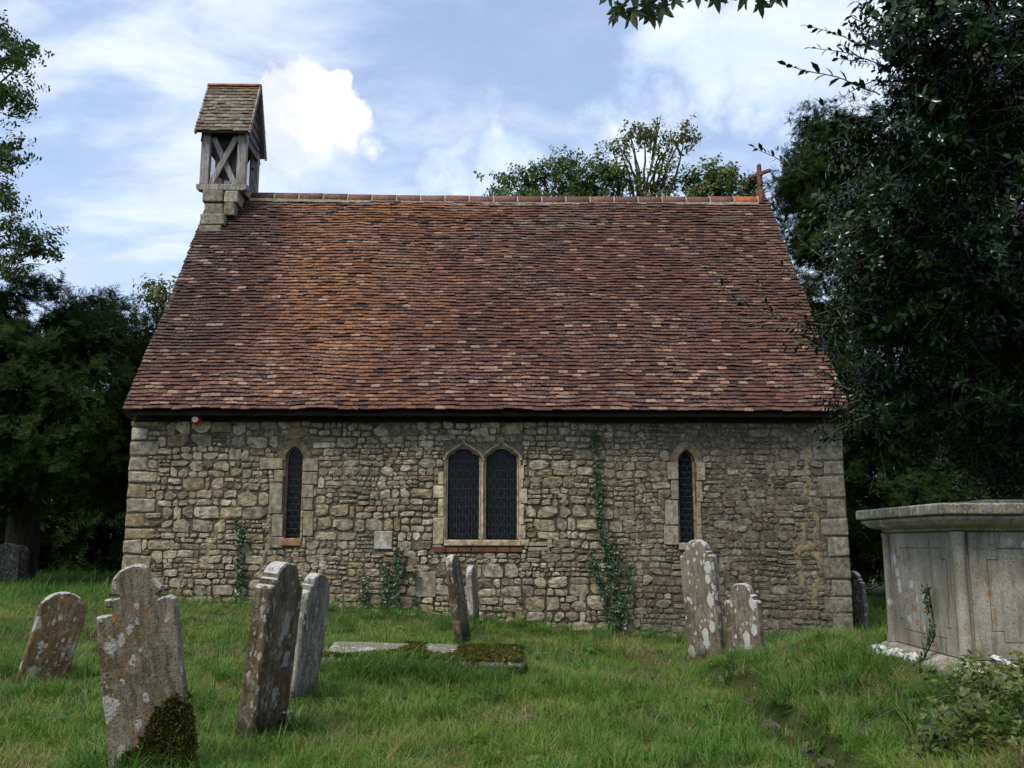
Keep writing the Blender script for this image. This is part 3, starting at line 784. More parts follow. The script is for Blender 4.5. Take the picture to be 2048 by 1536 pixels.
def tilecol(x, s):
    xn = (x + HALF) / (2 * HALF); sn = s / SL
    k = nz(x, s, 4.0, 0.7) * 0.5 + nz(x * 2.0, s * 0.4, 6.0, 1.1) * 0.45
    orange = 1.35 * max(0.0, 1 - abs(xn - 0.27) / (0.22 + 0.10 * sn)) + 0.75 * k - 0.05 + 0.9 * ss(sn, 0.88, 1.0) * (1 - 0.6 * xn) - 0.35 * (1 - ss(sn, 0.05, 0.4))
    leftdark = ss(-xn, -0.17 - 0.05 * k - 0.03 * sn, -0.07) * ss(sn, 0.08, 0.3) * (1 - ss(sn, 0.85, 0.97))
    orange = max(0, orange - 0.9 * leftdark)
    grey = ss(nz(x, s, 11.0, 0.8), 0.08, 0.45) * ss(sn, 0.45, 0.8)
    lowpale = 1 - ss(sn, 0.0, 0.35)
    o_ = max(0.0, min(1.0, 0.72 * orange + rnd.gauss(0, 0.24))); d_ = max(0.0, min(1.0, leftdark + 0.25 * ss(xn, 0.5, 1.0) + rnd.gauss(0, 0.18)))
    mixc = lambda p, q, t: tuple(p[i_] * (1 - t) + q[i_] * t for i_ in range(3))
    c = mixc(BRN, ORB, o_ * 1.0) if o_ > 0.05 else mixc(BRN, PUR, 0.3 + 0.7 * rnd.random())
    if o_ > 0.75: c = mixc(c, ORG, (o_ - 0.75) * 2.2)
    c = mixc(c, DRK, 0.75 * d_); c = mixc(c, GRY, 0.7 * grey * rnd.random())
    t = rnd.random()
    if t < 0.02 + 0.05 * lowpale: c = mixc(c, PNK, 0.8)
    elif t < 0.06 + 0.12 * lowpale: c = mixc(c, BUF, 0.75)
    elif t > 0.93: c = DRK
    f = rnd.uniform(0.66, 1.28)
    return tuple(v * f for v in c)
TF = [(0, 1, 4, 3), (1, 2, 5, 4), (6, 9, 10, 7), (7, 10, 11, 8), (0, 6, 7, 1), (1, 7, 8, 2), (0, 3, 9, 6), (2, 8, 11, 5)]
def tile_geo(x0, x1, s0, P, ln, thick=0.022, lift=0.034, jx=0.005):
    kick = rnd.choice([0, 0, 0.003, 0.006, 0.010, 0.016]) ; sj = rnd.uniform(-0.009, 0.009)
    ds = [rnd.uniform(-jx, jx) + sj for _ in range(3)]
    if rnd.random() < 0.05: ds[rnd.randrange(3)] += 0.018
    xm = (x0 + x1) / 2; cam_ = rnd.uniform(0, 0.004)
    V = []
    for top in (1, 0):
        for (x, d_, c_) in ((x0, ds[0], 0), (xm, ds[1], cam_), (x1, ds[2], 0)): V.append(P(x, s0 + d_, lift + kick + c_ + (thick if top else 0)))
        for x in (x0, xm, x1): V.append(P(x, s0 + ln, 0.0 + (thick if top else 0)))
    return V, TF
tiles = []
for r_ in range(70):
    s0 = r_ * GAUGE
    wob = lambda x: 0.022 * nz(x, r_ * 0.37, 0, 1.1) + 0.016 * nz(x, r_ * 5.1, 4, 2.0)
    x = -RH - (TW / 2 if r_ % 2 else 0) + rnd.uniform(-0.012, 0.012)
    while x < RH - 0.03:
        wd = TW + rnd.uniform(-0.006, 0.004); x0 = max(x, -RH + rnd.uniform(-0.008, 0.008)); x1 = min(x + wd - 0.0035, RH + rnd.uniform(-0.008, 0.008))
        if x1 - x0 > 0.03:
            sx_ = s0 + wob((x0 + x1) / 2)
            V, F = tile_geo(x0, x1, sx_, rp, GAUGE + 0.05)
            tiles.append((V, F, tilecol((x0 + x1) / 2, s0)))
        x += wd
for (V, F, c) in tiles[:300]: link('tile', mk_mesh('tile', V, F, M_TILE, False, [c] * len(V)), roof)
q = MB()
for (V, F, c) in tiles[300:]: q.add(V, F, c)
tag(q.build('roof_tiles', M_TILE, roof, fix=False), kind='stuff')
# verge mortar under the tile ends
for sx in (-1, 1):
    q = MB(); a = Vector((sx * (RH - 0.05), EAVE_Y, EAVE_Z)) - en * 0.02; q.bar(a + es * 0.02, a + es * (SL - 0.05), 0.04, 0.07, (1, 0, 0)); q.build('verge', M_MORTAR, church)
# ridge tiles: half-round, bedded in pale mortar, one newer and brighter
xl, xr_ = -HALF + 0.86, HALF - 0.22; nr = 21; RL = (xr_ - xl) / nr
M_RIDGE = m_tile('ridge_tile_clay', 0.8)
for k in range(nr):
    x0 = xl + k * RL + 0.008; x1 = xl + (k + 1) * RL - 0.008; zj = rnd.uniform(-0.006, 0.006) - 0.05 * math.sin(math.pi * k / nr)
    rc = (0.42, 0.115, 0.055) if k == nr - 1 else shadef((0.15, 0.078, 0.056), 0.75, 1.2)
    q = MB(); V = []; F = []; prof = []
    for i in range(9):
        a = math.pi * (0.07 + 0.86 * i / 8); prof.append((-math.cos(a) * 0.185, math.sin(a) * 0.235))
    for x in (x0, x1):
        for (py, pz) in prof: V.append((x, RIDGE_Y + py, RIDGE_Z - 0.15 + pz + zj))
        for (py, pz) in prof: V.append((x, RIDGE_Y + py * 0.86, RIDGE_Z - 0.165 + pz * 0.86 + zj))
    n_ = len(prof); S = 2 * n_
    for i in range(n_ - 1): F += [(i, i + 1, S + i + 1, S + i), (n_ + i, S + n_ + i, S + n_ + i + 1, n_ + i + 1), (i, n_ + i, n_ + i + 1, i + 1), (S + i, S + i + 1, S + n_ + i + 1, S + n_ + i)]
    F += [(0, S, S + n_, n_), (n_ - 1, 2 * n_ - 1, S + 2 * n_ - 1, S + n_ - 1)]
    q.add(V, F, rc); o = q.build('ridge_tile', M_RIDGE, roof, True)
    if k == nr - 1: o['label'] = 'bright orange replacement ridge tile'
M_PALEM = m_simple('pale_bedding_mortar', (0.24, 0.20, 0.15), (0.42, 0.37, 0.29), 15, 0.95, 0.006, 0.1)
q = MB()
for k in range(nr + 1):
    x = xl + k * RL; zj = -0.05 * math.sin(math.pi * k / nr)
    pts = [(x, RIDGE_Y - math.cos(math.pi * (0.06 + 0.88 * i / 8)) * 0.180, RIDGE_Z - 0.153 + math.sin(math.pi * (0.06 + 0.88 * i / 8)) * 0.235 + zj) for i in range(9)]
    for i in range(8): q.bar(pts[i], pts[i + 1], 0.014, 0.024, (1, 0, 0))
q.build('ridge_joint', M_PALEM, roof)
q = MB()
N = 90
for k in range(N):
    x0 = xl + (xr_ - xl) * k / N; x1 = xl + (xr_ - xl) * (k + 1) / N; zj = -0.05 * math.sin(math.pi * k / N); a = 0.016 * nz(k * 0.37, 0, 0)
    q.box(x0, x1, RIDGE_Y - 0.205, RIDGE_Y - 0.12, RIDGE_Z - 0.175 + a + zj, RIDGE_Z - 0.115 + zj, 0.004)
q.build('ridge_bedding', M_PALEM, roof)

# cross finial on the far ridge end
fin = empty('cross_finial', (HALF - 0.12, RIDGE_Y, RIDGE_Z + 0.04), (0, 0, R(40)), parent=church)
q = MB()
q.prism([(-0.13, -0.14), (0.13, -0.14), (0.10, -0.01), (0.055, 0.06), (0.04, 0.20), (-0.04, 0.20), (-0.055, 0.06), (-0.10, -0.01)], -0.09, 0.09); bevel(q.build('saddle', M_TERRA, fin), 0.01)
q = MB(); o8 = [(-0.042, 0.18), (0.042, 0.18), (0.034, 0.78), (0.0, 0.83), (-0.034, 0.78)]; q.prism(o8, -0.04, 0.04); bevel(q.build('shaft', M_TERRA, fin), 0.008)
q = MB(); q.box(-0.034, 0.034, -0.29, 0.29, 0.545, 0.62); q.box(-0.042, 0.042, -0.07, 0.07, 0.52, 0.645); bevel(q.build('cross_arm', M_TERRA, fin), 0.012)
q = MB(); q.box(-0.05, 0.05, -0.06, 0.06, 0.30, 0.345); bevel(q.build('collar', M_TERRA, fin), 0.01)

# --- bellcote over the near gable
bell = empty('bellcote', (-HALF + 0.34, RIDGE_Y - 0.08, 0), parent=church)     # local origin: centre in plan
tag(bell, 'oak bellcote with cross braces and small tiled gabled roof')
def pl(u, v, yl): 
    x, z_ = wl(u, v, RIDGE_Y - 0.08 + yl); return x - (-HALF + 0.34), z_
# stone pier, corbelled out in courses
pz0 = 7.55
courses = [(-0.33, 0.12, 7.35, 7.85), (-0.33, 0.16, 7.86, 8.20), (-0.32, 0.20, 8.21, 8.46), (-0.30, 0.36, 8.47, 8.76), (-0.36, 0.42, 8.77, 9.04)]
for (x0, x1, z0, z1) in courses:
    for (y0, y1) in (((-0.78, 0.52),) if z1 < 8.5 else ((-0.62, 0.52),)):
        cut = x0 + (x1 - x0) * rnd.uniform(0.4, 0.65)
        spl = [(x0, cut), (cut, x1)] if (x1 - x0) > 0.6 else [(x0, x1)]
        for (xa, xb) in spl:
            q = MB(); q.box(xa + 0.006, xb - 0.006, y0 - rnd.uniform(-0.02, 0.02), y1, z0 + 0.006, z1 - 0.006, 0.012, shadef((0.235, 0.225, 0.18), 0.8, 1.15)); bevel(q.build('stone', M_DRESSED, bell), 0.025)
q = MB(); q.box(-0.28, 0.05, -0.57, 0.47, 7.30, 9.02); q.box(0.0, 0.34, -0.45, 0.45, 8.5, 9.02); q.build('pier_core', M_MORTAR, bell)
# flaunching where the pier meets the tiles
q = MB()
for k in range(7):
    yk = -0.80 - 0.012 * k; q.box(-0.34 + 0.02 * k, 0.20 - 0.03 * k, yk, yk + 0.1, 7.80 - 0.03 * k, 8.06 - 0.035 * k, 0.012)
q.build('flaunching', M_PALEM, bell)
ZB = 9.05; ZE = 10.36; ZA = 11.80
XL, XRr = -0.44, 0.52       # outer faces of the frame
for sy in (-1, 1):
    q = MB(); y0 = sy * 0.50
    prof = [(XL - 0.07, ZB + 0.07), (XL - 0.05, ZB + 0.02), (XL + 0.02, ZB), (XRr - 0.02, ZB), (XRr + 0.05, ZB + 0.02), (XRr + 0.07, ZB + 0.07), (XRr + 0.07, ZB + 0.14), (XL - 0.07, ZB + 0.14)]
    q.prism(prof, y0 - 0.09, y0 + 0.09); bevel(q.build('sill_beam', M_OAK, bell), 0.012)
    for sx in (XL + 0.09, XRr - 0.09):
        q = MB(); q.box(sx - 0.095, sx + 0.095, y0 - 0.085, y0 + 0.085, ZB + 0.142, ZE + 0.12, 0.004); bevel(q.build('post', M_OAK, bell), 0.01)
    a0, a1, zb0, zb1 = XL + 0.19, XRr - 0.19, ZB + 0.15, ZE - 0.06
    for (xa, xb, yo) in ((a0 + 0.03, a1 - 0.03, -0.025), (a1 - 0.03, a0 + 0.03, 0.03)):
        q = MB(); q.bar((xa, y0 + yo, zb0), (xb, y0 + yo, zb1), 0.12, 0.05, (0, 1, 0)); bevel(q.build('brace', M_OAK, bell), 0.006)
    q = MB(); q.box(XL - 0.02, XRr + 0.02, y0 - 0.07, y0 + 0.07, ZE + 0.0, ZE + 0.16, 0.004); q.build('eave_beam', M_TIMBER_DARK, bell)
for x in (XL + 0.09, XRr - 0.09):      # side rails with arched braces
    q = MB(); prof = []
    for i in range(13):
        a = math.pi * i / 12; prof.append((-math.cos(a) * 0.33, ZE - 0.42 + math.sin(a) * 0.34))
    outl = [(-0.415, ZE - 0.42)] + prof + [(0.415, ZE - 0.42), (0.415, ZE + 0.05), (-0.415, ZE + 0.05)]
    o_ = q.prism(outl, -0.03, 0.03)
    q.V = [(x + p[1], p[0], p[2]) for p in q.V]; q.build('arch_brace', M_OAK, bell)
    q = MB(); q.box(x - 0.07, x + 0.07, -0.408, 0.408, ZB + 0.01, ZB + 0.13); q.build('side_sill', M_OAK, bell)
# wire guard behind the braces
for y0 in (-0.44, 0.44):
    q = MB()
    for k in range(25): xx = XL + 0.2 + k * (XRr - XL - 0.4) / 24; q.bar((xx, y0, ZB + 0.14), (xx, y0, ZE), 0.006, 0.006, (0, 1, 0))
    for k in range(41): zz = ZB + 0.16 + k * (ZE - ZB - 0.16) / 40; q.bar((XL + 0.19, y0, zz), (XRr - 0.19, y0, zz), 0.006, 0.006, (0, 1, 0))
    q.build('wire_guard', M_WIRE, bell)
# bell and its headstock
q = MB(); prof = [(0.0, 0.02), (0.10, 0.0), (0.15, -0.08), (0.175, -0.30), (0.21, -0.52), (0.28, -0.64), (0.26, -0.65)]; V = []; F = []; n_ = 18
for (r_, z_) in prof:
    for k in range(n_): V.append((0.04 + r_ * math.cos(2 * math.pi * k / n_), r_ * math.sin(2 * math.pi * k / n_), ZE - 0.12 + z_))
for i in range(len(prof) - 1):
    for k in range(n_): F.append((i * n_ + k, i * n_ + (k + 1) % n_, (i + 1) * n_ + (k + 1) % n_, (i + 1) * n_ + k))
q.add(V, F); q.build('bell', M_LEAD, bell, True)
q = MB(); q.box(XL + 0.18, XRr - 0.18, -0.06, 0.06, ZE - 0.10, ZE + 0.02); q.build('headstock', M_TIMBER_DARK, bell)
# roof: tiles on the two slopes, boarded gables
bx0, bx1 = -0.56, 0.64; EY = 0.74; bp = math.atan2(ZA - ZE, EY); bL = math.hypot(ZA - ZE, EY)
for sy in (-1, 1):
    be = Vector((0, -sy * math.cos(bp), math.sin(bp))); bn = Vector((0, sy * math.sin(bp), math.cos(bp))); b0 = Vector((0, sy * EY, ZE - 0.03))
    q = MB()
    V = [Vector((x, 0, 0)) + b0 + be * s + bn * n_ for n_ in (-0.012, -0.05) for s in (0.0, bL - 0.01) for x in (bx0 + 0.01, bx1 - 0.01)]
    q.add(V, [(0, 1, 3, 2), (4, 6, 7, 5), (0, 4, 5, 1), (2, 3, 7, 6), (0, 2, 6, 4), (1, 5, 7, 3)]); q.build('roof_boards', M_OAKB, bell)
    Pf = lambda x, s, n_: Vector((x, 0, 0)) + b0 + be * s + bn * (n_ - 0.008)
    nrow = 14; g_ = (bL - 0.02) / nrow
    rows = MB()
    for r_ in range(nrow):
        x = bx0 - (TW / 2 if r_ % 2 else 0)
        while x < bx1 - 0.02:
            xa, xb = max(x, bx0), min(x + TW - 0.004, bx1)
            if xb - xa > 0.02:
                V, F = tile_geo(xa, xb, r_ * g_, Pf, min(g_ + 0.045, bL - r_ * g_), 0.013, 0.02, 0.003)
                edge = xa - bx0 < 0.04 or bx1 - xb < 0.04
                c = rnd.choice([(0.13, 0.115, 0.088), (0.155, 0.138, 0.105), (0.18, 0.165, 0.13), (0.11, 0.085, 0.064), (0.12, 0.10, 0.075), (0.21, 0.195, 0.155)])
                if edge and rnd.random() < 0.4: c = (0.15, 0.085, 0.05)
                if r_ > 10 and xb > bx1 - 0.4: c = (0.17, 0.12, 0.055)
                if sy < 0: link('tile', mk_mesh('tile', V, F, M_TILE, False, [c] * len(V)), bell)
                else: rows.add(V, F, c)
            x += TW
    if sy > 0: tag(rows.build('tiles', M_TILE, bell, fix=False), kind='stuff')
for k in range(3):
    xa = bx0 + (bx1 - bx0) * k / 3; xb = bx0 + (bx1 - bx0) * (k + 1) / 3 - 0.008; q = MB()
    prof = [(-math.cos(math.pi * i / 6) * 0.085, math.sin(math.pi * i / 6) * 0.075) for i in range(7)]
    V = [(x, py, ZA - 0.075 + pz) for x in (xa, xb) for (py, pz) in prof]
    q.add(V, [(i, i + 1, 8 + i, 7 + i) for i in range(6)] + [tuple(range(7))[::-1], tuple(range(7, 14))], (0.27, 0.10, 0.058)); q.build('ridge_tile', M_RIDGE, bell, True)
for x, sgn in ((XRr - 0.04, 1), (XL + 0.04, -1)):
    nb = 7
    for k in range(nb):       # horizontal weatherboards, each lapping the one below
        za = ZE - 0.22 + (ZA - ZE + 0.12) * k / nb; zb = za + (ZA - ZE + 0.12) / nb + 0.03
        ya = min(EY - 0.09, (ZA - 0.11 - za) / math.tan(bp)); yb = min(EY - 0.09, max(0.02, (ZA - 0.11 - zb) / math.tan(bp)))
        if ya < 0.03: continue
        q = MB(); V = [(x + sgn * 0.045, -ya, za), (x + sgn * 0.045, ya, za), (x + sgn * 0.016, yb, zb), (x + sgn * 0.016, -yb, zb), (x + sgn * 0.02, -ya, za), (x + sgn * 0.02, ya, za), (x, yb, zb), (x, -yb, zb)]
        q.add(V, [(0, 1, 2, 3), (7, 6, 5, 4), (0, 4, 5, 1), (1, 5, 6, 2), (2, 6, 7, 3), (3, 7, 4, 0)]); q.build('weatherboard', M_OAKB, bell)
    for sy in (-1, 1):        # barge boards
        q = MB(); a = Vector((bx1 - 0.02 if sgn > 0 else bx0 + 0.02, sy * (EY - 0.005), ZE - 0.075)); b_ = Vector((a.x, sy * 0.02, ZA - 0.075)); q.bar(a, b_, 0.085, 0.03, (1, 0, 0)); q.build('barge_board', M_OAK, bell)

# --- red alarm sounder under the eaves
al = empty('alarm_sounder', church.matrix_basis @ Vector((wx(398, 840), -0.15, wz(842, 398))), (0, 0, CH_ROT))
tag(al, 'round red alarm sounder with white centre under the church eaves', 'alarm')
def disc(q, r0, y0, r1, y1, n_=20):
    V = [(r_ * math.cos(2 * math.pi * k / n_), y, r_ * math.sin(2 * math.pi * k / n_)) for (r_, y) in ((r0, y0), (r1, y1)) for k in range(n_)]
    q.add(V, [(k, (k + 1) % n_, n_ + (k + 1) % n_, n_ + k) for k in range(n_)] + [tuple(range(n_)), tuple(range(n_, 2 * n_))[::-1]])
q = MB(); disc(q, 0.085, 0.02, 0.085, -0.02); disc(q, 0.083, -0.021, 0.062, -0.06); q.build('dome', M_RED, al, True)
q = MB(); disc(q, 0.050, -0.060, 0.046, -0.070); q.build('centre_label', M_WHITE, al)
q = MB(); disc(q, 0.009, -0.0705, 0.008, -0.078, 10); q.build('screw', M_BLACK, al)
# ------------------------------------------------------------------ gravestones
def resample(poly, step):
    out = []
    n = len(poly)
    for i in range(n):
        a, b_ = Vector(poly[i]), Vector(poly[(i + 1) % n]); m = max(1, int((b_ - a).length / step))
        for k in range(m): out.append(a.lerp(b_, k / m))
    return out
def arc(cx, cz, r, a0, a1, n=8, rz=None):
    rz = rz or r
    return [(cx + r * math.cos(R(a0 + (a1 - a0) * i / n)), cz + rz * math.sin(R(a0 + (a1 - a0) * i / n))) for i in range(n + 1)]
def outline(style, w_, h, bury):
    a = w_ / 2; b = -bury
    if style == 'round':           # plain slab with a shallow rounded head
        return [(-a, b), (a, b), (a, h * 0.80)] + arc(0, h * 0.78, a, 0, 180, 12, h * 0.22)[1:-1] + [(-a, h * 0.80)]
    if style == 'shoulder':        # round head between squared shoulders
        r = a * 0.66; s = h - r * 1.05
        return [(-a, b), (a, b), (a, s - 0.05), (a - 0.01, s - 0.03), (r + 0.03, s - 0.02), (r + 0.03, s + 0.02), (r, s + 0.03)] + arc(0, s + 0.03, r, 0, 180, 12, h - s - 0.03)[1:-1] + [(-r, s + 0.03), (-r - 0.03, s + 0.02), (-r - 0.03, s - 0.02), (-a + 0.01, s - 0.03), (-a, s - 0.05)]
    if style == 'scroll':          # stepped, scrolled shoulders under a bell-shaped head
        s = h - 0.29
        head = [(1.0, 0.0), (0.97, 0.045), (0.85, 0.07), (0.71, 0.066), (0.58, 0.060), (0.54, 0.088), (0.69, 0.112), (0.67, 0.134), (0.49, 0.190), (0.34, 0.262), (0.23, 0.286), (0.05, 0.292), (-0.14, 0.287), (-0.30, 0.268), (-0.48, 0.222), (-0.60, 0.150), (-0.62, 0.124), (-0.34, 0.116), (-0.36, 0.110), (-0.76, 0.108), (-0.75, 0.060), (-0.56, 0.052), (-0.60, 0.012), (-0.96, 0.008), (-1.0, -0.02)]
        return [(-a, b), (a, b)] + [(p_[0] * a, s + p_[1]) for p_ in head]
    if style == 'ogee':            # pointed-round head with small cusped shoulders
        s = h * 0.84; r = a * 0.62
        return [(-a, b), (a, b), (a, s - 0.09), (a * 0.9, s - 0.06), (a * 0.74, s - 0.055), (a * 0.70, s - 0.02), (a * 0.78, s + 0.0), (r, s + 0.02)] + arc(0, s + 0.02, r, 0, 180, 12, h - s - 0.02)[1:-1] + [(-r, s + 0.02), (-a * 0.78, s), (-a * 0.70, s - 0.02), (-a * 0.74, s - 0.055), (-a * 0.9, s - 0.06), (-a, s - 0.09)]
def gravestone(label, loc, w_, h, t, rz, roll, pitch, style, m, name='gravestone', bury=0.3, rough=0.006, group=None):
    root_rot = (Matrix.Rotation(R(roll), 4, 'Y') @ Matrix.Rotation(R(rz), 4, 'Z') @ Matrix.Rotation(R(pitch), 4, 'X')).to_euler()
    pts = resample(outline(style, w_, h, bury), 0.035); n = len(pts); sd_ = rnd.uniform(0, 50)
    out = []
    for i, p in enumerate(pts):
        d = (pts[(i + 1) % n] - pts[i - 1]); 
        nrm = Vector((d.y, -d.x)).normalized() if d.length > 1e-6 else Vector((0, 0))
        out.append((p + nrm * rough * (nz(p.x, p.y, sd_, 9) + 0.6 * nz(p.x, p.y, sd_, 26)), nrm))
    V = []; F = []
    ins = min(0.012, t * 0.15)
    for (y, off) in ((-t / 2, -ins), (-t / 2 + ins, 0), (t / 2 - ins, 0), (t / 2, -ins)):
        for (p, nrm) in out:
            q_ = p + nrm * off; V.append((q_.x, y + 0.004 * nz(q_.x, q_.y, sd_ + y, 6), q_.y))
    for l in range(3):
        for i in range(n): F.append((l * n + i, l * n + (i + 1) % n, (l + 1) * n + (i + 1) % n, (l + 1) * n + i))
    tri = tessellate_polygon([[Vector((V[i][0], V[i][2], 0)) for i in range(n)]])
    F += [tuple(x) for x in tri] + [tuple(3 * n + i for i in x[::-1]) for x in tri]
    q = MB(); q.add(V, F); o = q.build(name, m, None, loc=loc, rot=root_rot)
    tag(o, label, 'gravestone', group)
    return o
def on_ground(u, v, guess=9.0):
    """where a pixel's line of sight meets the ground"""
    r = ray(u, v); Y = guess
    for _ in range(60):
        zg = ground(r.x * Y, Y); Y = 0.5 * Y + 0.5 * max(3.0, min(40.0, (zg - EYE) / r.z if r.z < -0.01 else 40))
    return Vector((r.x * Y, Y, ground(r.x * Y, Y)))
g1 = m_grave('brown_lichened_stone', (0.085, 0.055, 0.026), (0.18, 0.125, 0.065), 0.7, 0.35, 0.45, 1.0)
g2 = m_grave('orange_lichened_stone', (0.085, 0.070, 0.046), (0.20, 0.175, 0.13), 1.0, 0.45, 0.2, 5.3, 0.7, 7.0)
g3 = m_grave('umber_stone', (0.060, 0.043, 0.026), (0.155, 0.128, 0.09), 0.4, 0.2, 1.0, 9.1)
g4 = m_grave('grey_stone', (0.12, 0.105, 0.078), (0.30, 0.28, 0.235), 0.2, 0.35, 0.85, 13.7)
g5 = m_grave('white_spotted_stone', (0.105, 0.080, 0.056), (0.23, 0.195, 0.15), 0.2, 1.3, 0.25, 17.9, 0.85, 8.0)
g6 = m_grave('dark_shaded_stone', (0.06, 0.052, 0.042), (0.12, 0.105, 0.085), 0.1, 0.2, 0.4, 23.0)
P = on_ground(78, 1372); gravestone('small mossy brown gravestone leaning to the right by itself at far left', P, 0.40, 0.84, 0.13, 34, 15, -8, 'round', g1)
P = at(312, 1500, 6.05); P.z = ground(P.x, P.y); GB = gravestone('big orange-lichened gravestone with scrolled shoulders and moss at its foot', P, 0.48, 1.31, 0.12, 10, -9.0, 3, 'scroll', g2, rough=0.008)
P = on_ground(520, 1480, 7.5); gravestone('tall dark headstone with round head and black foot, nearer of a pair', P, 0.42, 1.30, 0.15, 68, 5, 0, 'shoulder', g3)
P = on_ground(596, 1408, 9.0); gravestone('pale grey shouldered headstone just behind the tall dark headstone', P, 0.36, 1.13, 0.12, 67, 6.5, 0, 'shoulder', g4)
P = on_ground(927, 1283, 15.0); P.y = min(P.y, 14.6); P.z = ground(P.x, P.y); gravestone('narrow brown gravestone leaning left in front of the two-light window', P, 0.50, 1.20, 0.10, 78, -8.5, 0, 'round', g3)
P = at(948, 1250, 15.45); P.z = ground(P.x, P.y); gravestone('slim white-topped gravestone close against the church wall', P, 0.42, 0.92, 0.10, 80, -3.5, 0, 'round', g4)
P = at(1413, 1290, 13.0); P.z = ground(P.x, P.y); gravestone('tallest white-spotted gravestone below the right-hand lancet window', P, 0.54, 1.60, 0.13, -46, -3, 0, 'shoulder', g5)
P = at(1493, 1290, 12.7); P.z = ground(P.x, P.y); gravestone('short white-spotted gravestone with stepped shoulders beside the tallest one', P, 0.50, 1.04, 0.13, -42, -2, 0, 'ogee', g5)
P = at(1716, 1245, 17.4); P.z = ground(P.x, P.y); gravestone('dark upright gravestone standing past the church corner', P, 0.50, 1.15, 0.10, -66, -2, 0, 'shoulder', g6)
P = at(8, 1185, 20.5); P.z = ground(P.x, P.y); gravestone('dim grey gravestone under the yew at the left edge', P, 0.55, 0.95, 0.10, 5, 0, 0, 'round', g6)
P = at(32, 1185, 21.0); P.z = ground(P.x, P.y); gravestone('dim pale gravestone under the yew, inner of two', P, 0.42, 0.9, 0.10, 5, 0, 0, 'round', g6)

# ledger slab lying in the grass
led = empty('ledger_tomb', (-0.93, 10.35, ground(-0.93, 10.35) - 0.25), (0, 0, R(1.0)))
tag(led, 'low flat ledger tomb with white lichen and moss in the grass', 'tomb')
M_LEDGER = m_grave('ledger_stone', (0.085, 0.070, 0.042), (0.19, 0.165, 0.115), 0.15, 0.5, 0.0, 31.0, 0.1, 5.0)
q = MB(); nxs, nys = 40, 16; V = []; F = []
for j in range(nys + 1):
    for i in range(nxs + 1):
        x = -1.06 + 2.12 * i / nxs + 0.012 * nz(j, i, 0, 0.9); y = -0.42 + 0.84 * j / nys + 0.02 * nz(i, j, 3, 0.7)
        e = min(i, nxs - i, j, nys - j); V.append((x, y, 0.305 - 0.03 * x + 0.07 * (j / nys) - (0.02 if e == 0 else 0) + 0.010 * nz(x, y, 0, 3.5)))
F = [(j * (nxs + 1) + i, j * (nxs + 1) + i + 1, (j + 1) * (nxs + 1) + i + 1, (j + 1) * (nxs + 1) + i) for j in range(nys) for i in range(nxs)]
q.add(V, F); slab = q.build('slab', M_LEDGER, led, True, fix=False)
m_ = slab.modifiers.new('thick', 'SOLIDIFY'); m_.thickness = 0.11; m_.offset = -1
q = MB(); q.box(-0.98, 0.98, -0.34, 0.36, -0.25, 0.21, 0.03); bevel(q.build('base', g3, led), 0.02)

# ------------------------------------------------------------------ chest tomb
TS = 1.10
tx0 = 3.11 * TS; ty0 = 6.55 * TS; tl, td = 2.1 * TS, 1.28 * TS     # chest corner nearest the camera, length, depth
def tz(v, Y): return at(1900, v, Y).z
tomb = empty('chest_tomb', (tx0, ty0, ground(tx0 + 0.6, ty0 + 0.5)), (0, 0, R(-1.0)))
T0 = tomb.location.z
tag(tomb, 'grey limestone chest tomb with moulded lid beside the holly', 'tomb')
m, n, b = mat('tomb_limestone')
p = objco(n); big = n.noise(p, 2.0, 5, 0.6); mid = n.noise(p, 13, 6, 0.68); fine = n.noise(p, 80, 4, 0.7)
c = n.mix(n.smooth(big, 0.35, 0.65), (0.235, 0.213, 0.160, 1), (0.39, 0.362, 0.295, 1))
c = n.mix(n.math('MULTIPLY', n.smooth(fine, 0.55, 0.36), 0.55), c, (0.075, 0.065, 0.05, 1))
zz = n.n('ShaderNodeSeparateXYZ', ins={0: p}).outputs[2]
om = n.math('MULTIPLY', n.smooth(n.voro(n.vmath('ADD', p, n.vmath('SCALE', n.noise(p, 9, 3, 0.6, 0, True), 0.08)), 8.5), 0.34, 0.24), n.smooth(n.noise(p, 1.7, 3), 0.48, 0.60))
c = n.mix(n.math('MULTIPLY', om, 0.75), c, (0.31, 0.16, 0.035, 1))
wm = n.math('MULTIPLY', n.smooth(n.voro(p, 6.5), 0.32, 0.25), n.smooth(n.noise(p, 1.3, 3), 0.55, 0.62))
c = n.mix(n.math('MULTIPLY', wm, 0.8), c, (0.55, 0.55, 0.52, 1))
drt = n.math('MULTIPLY', n.smooth(n.noise(n.mapping(p, scale=(6, 6, 1)), 2.5, 5, 0.65), 0.47, 0.68), 0.7)
c = n.mix(drt, c, (0.11, 0.095, 0.07, 1))
n.put(b, 'Base Color', c); n.put(b, 'Roughness', 0.93); n.put(b, 'Specular IOR Level', 0.15)
bumped(n, b, n.math('ADD', n.math('MULTIPLY', mid, 0.6), n.math('MULTIPLY', fine, 0.4)), 0.8, 0.008)
M_TOMB = m
M_SLAB = m_grave('tomb_lid_stone', (0.15, 0.135, 0.10), (0.25, 0.23, 0.185), 0.45, 0.25, 0.0, 41.0, 0.3)
zt = lambda v: tz(v, ty0) - T0
ZCH0, ZCH1 = zt(1322), zt(1062)           # chest foot and top
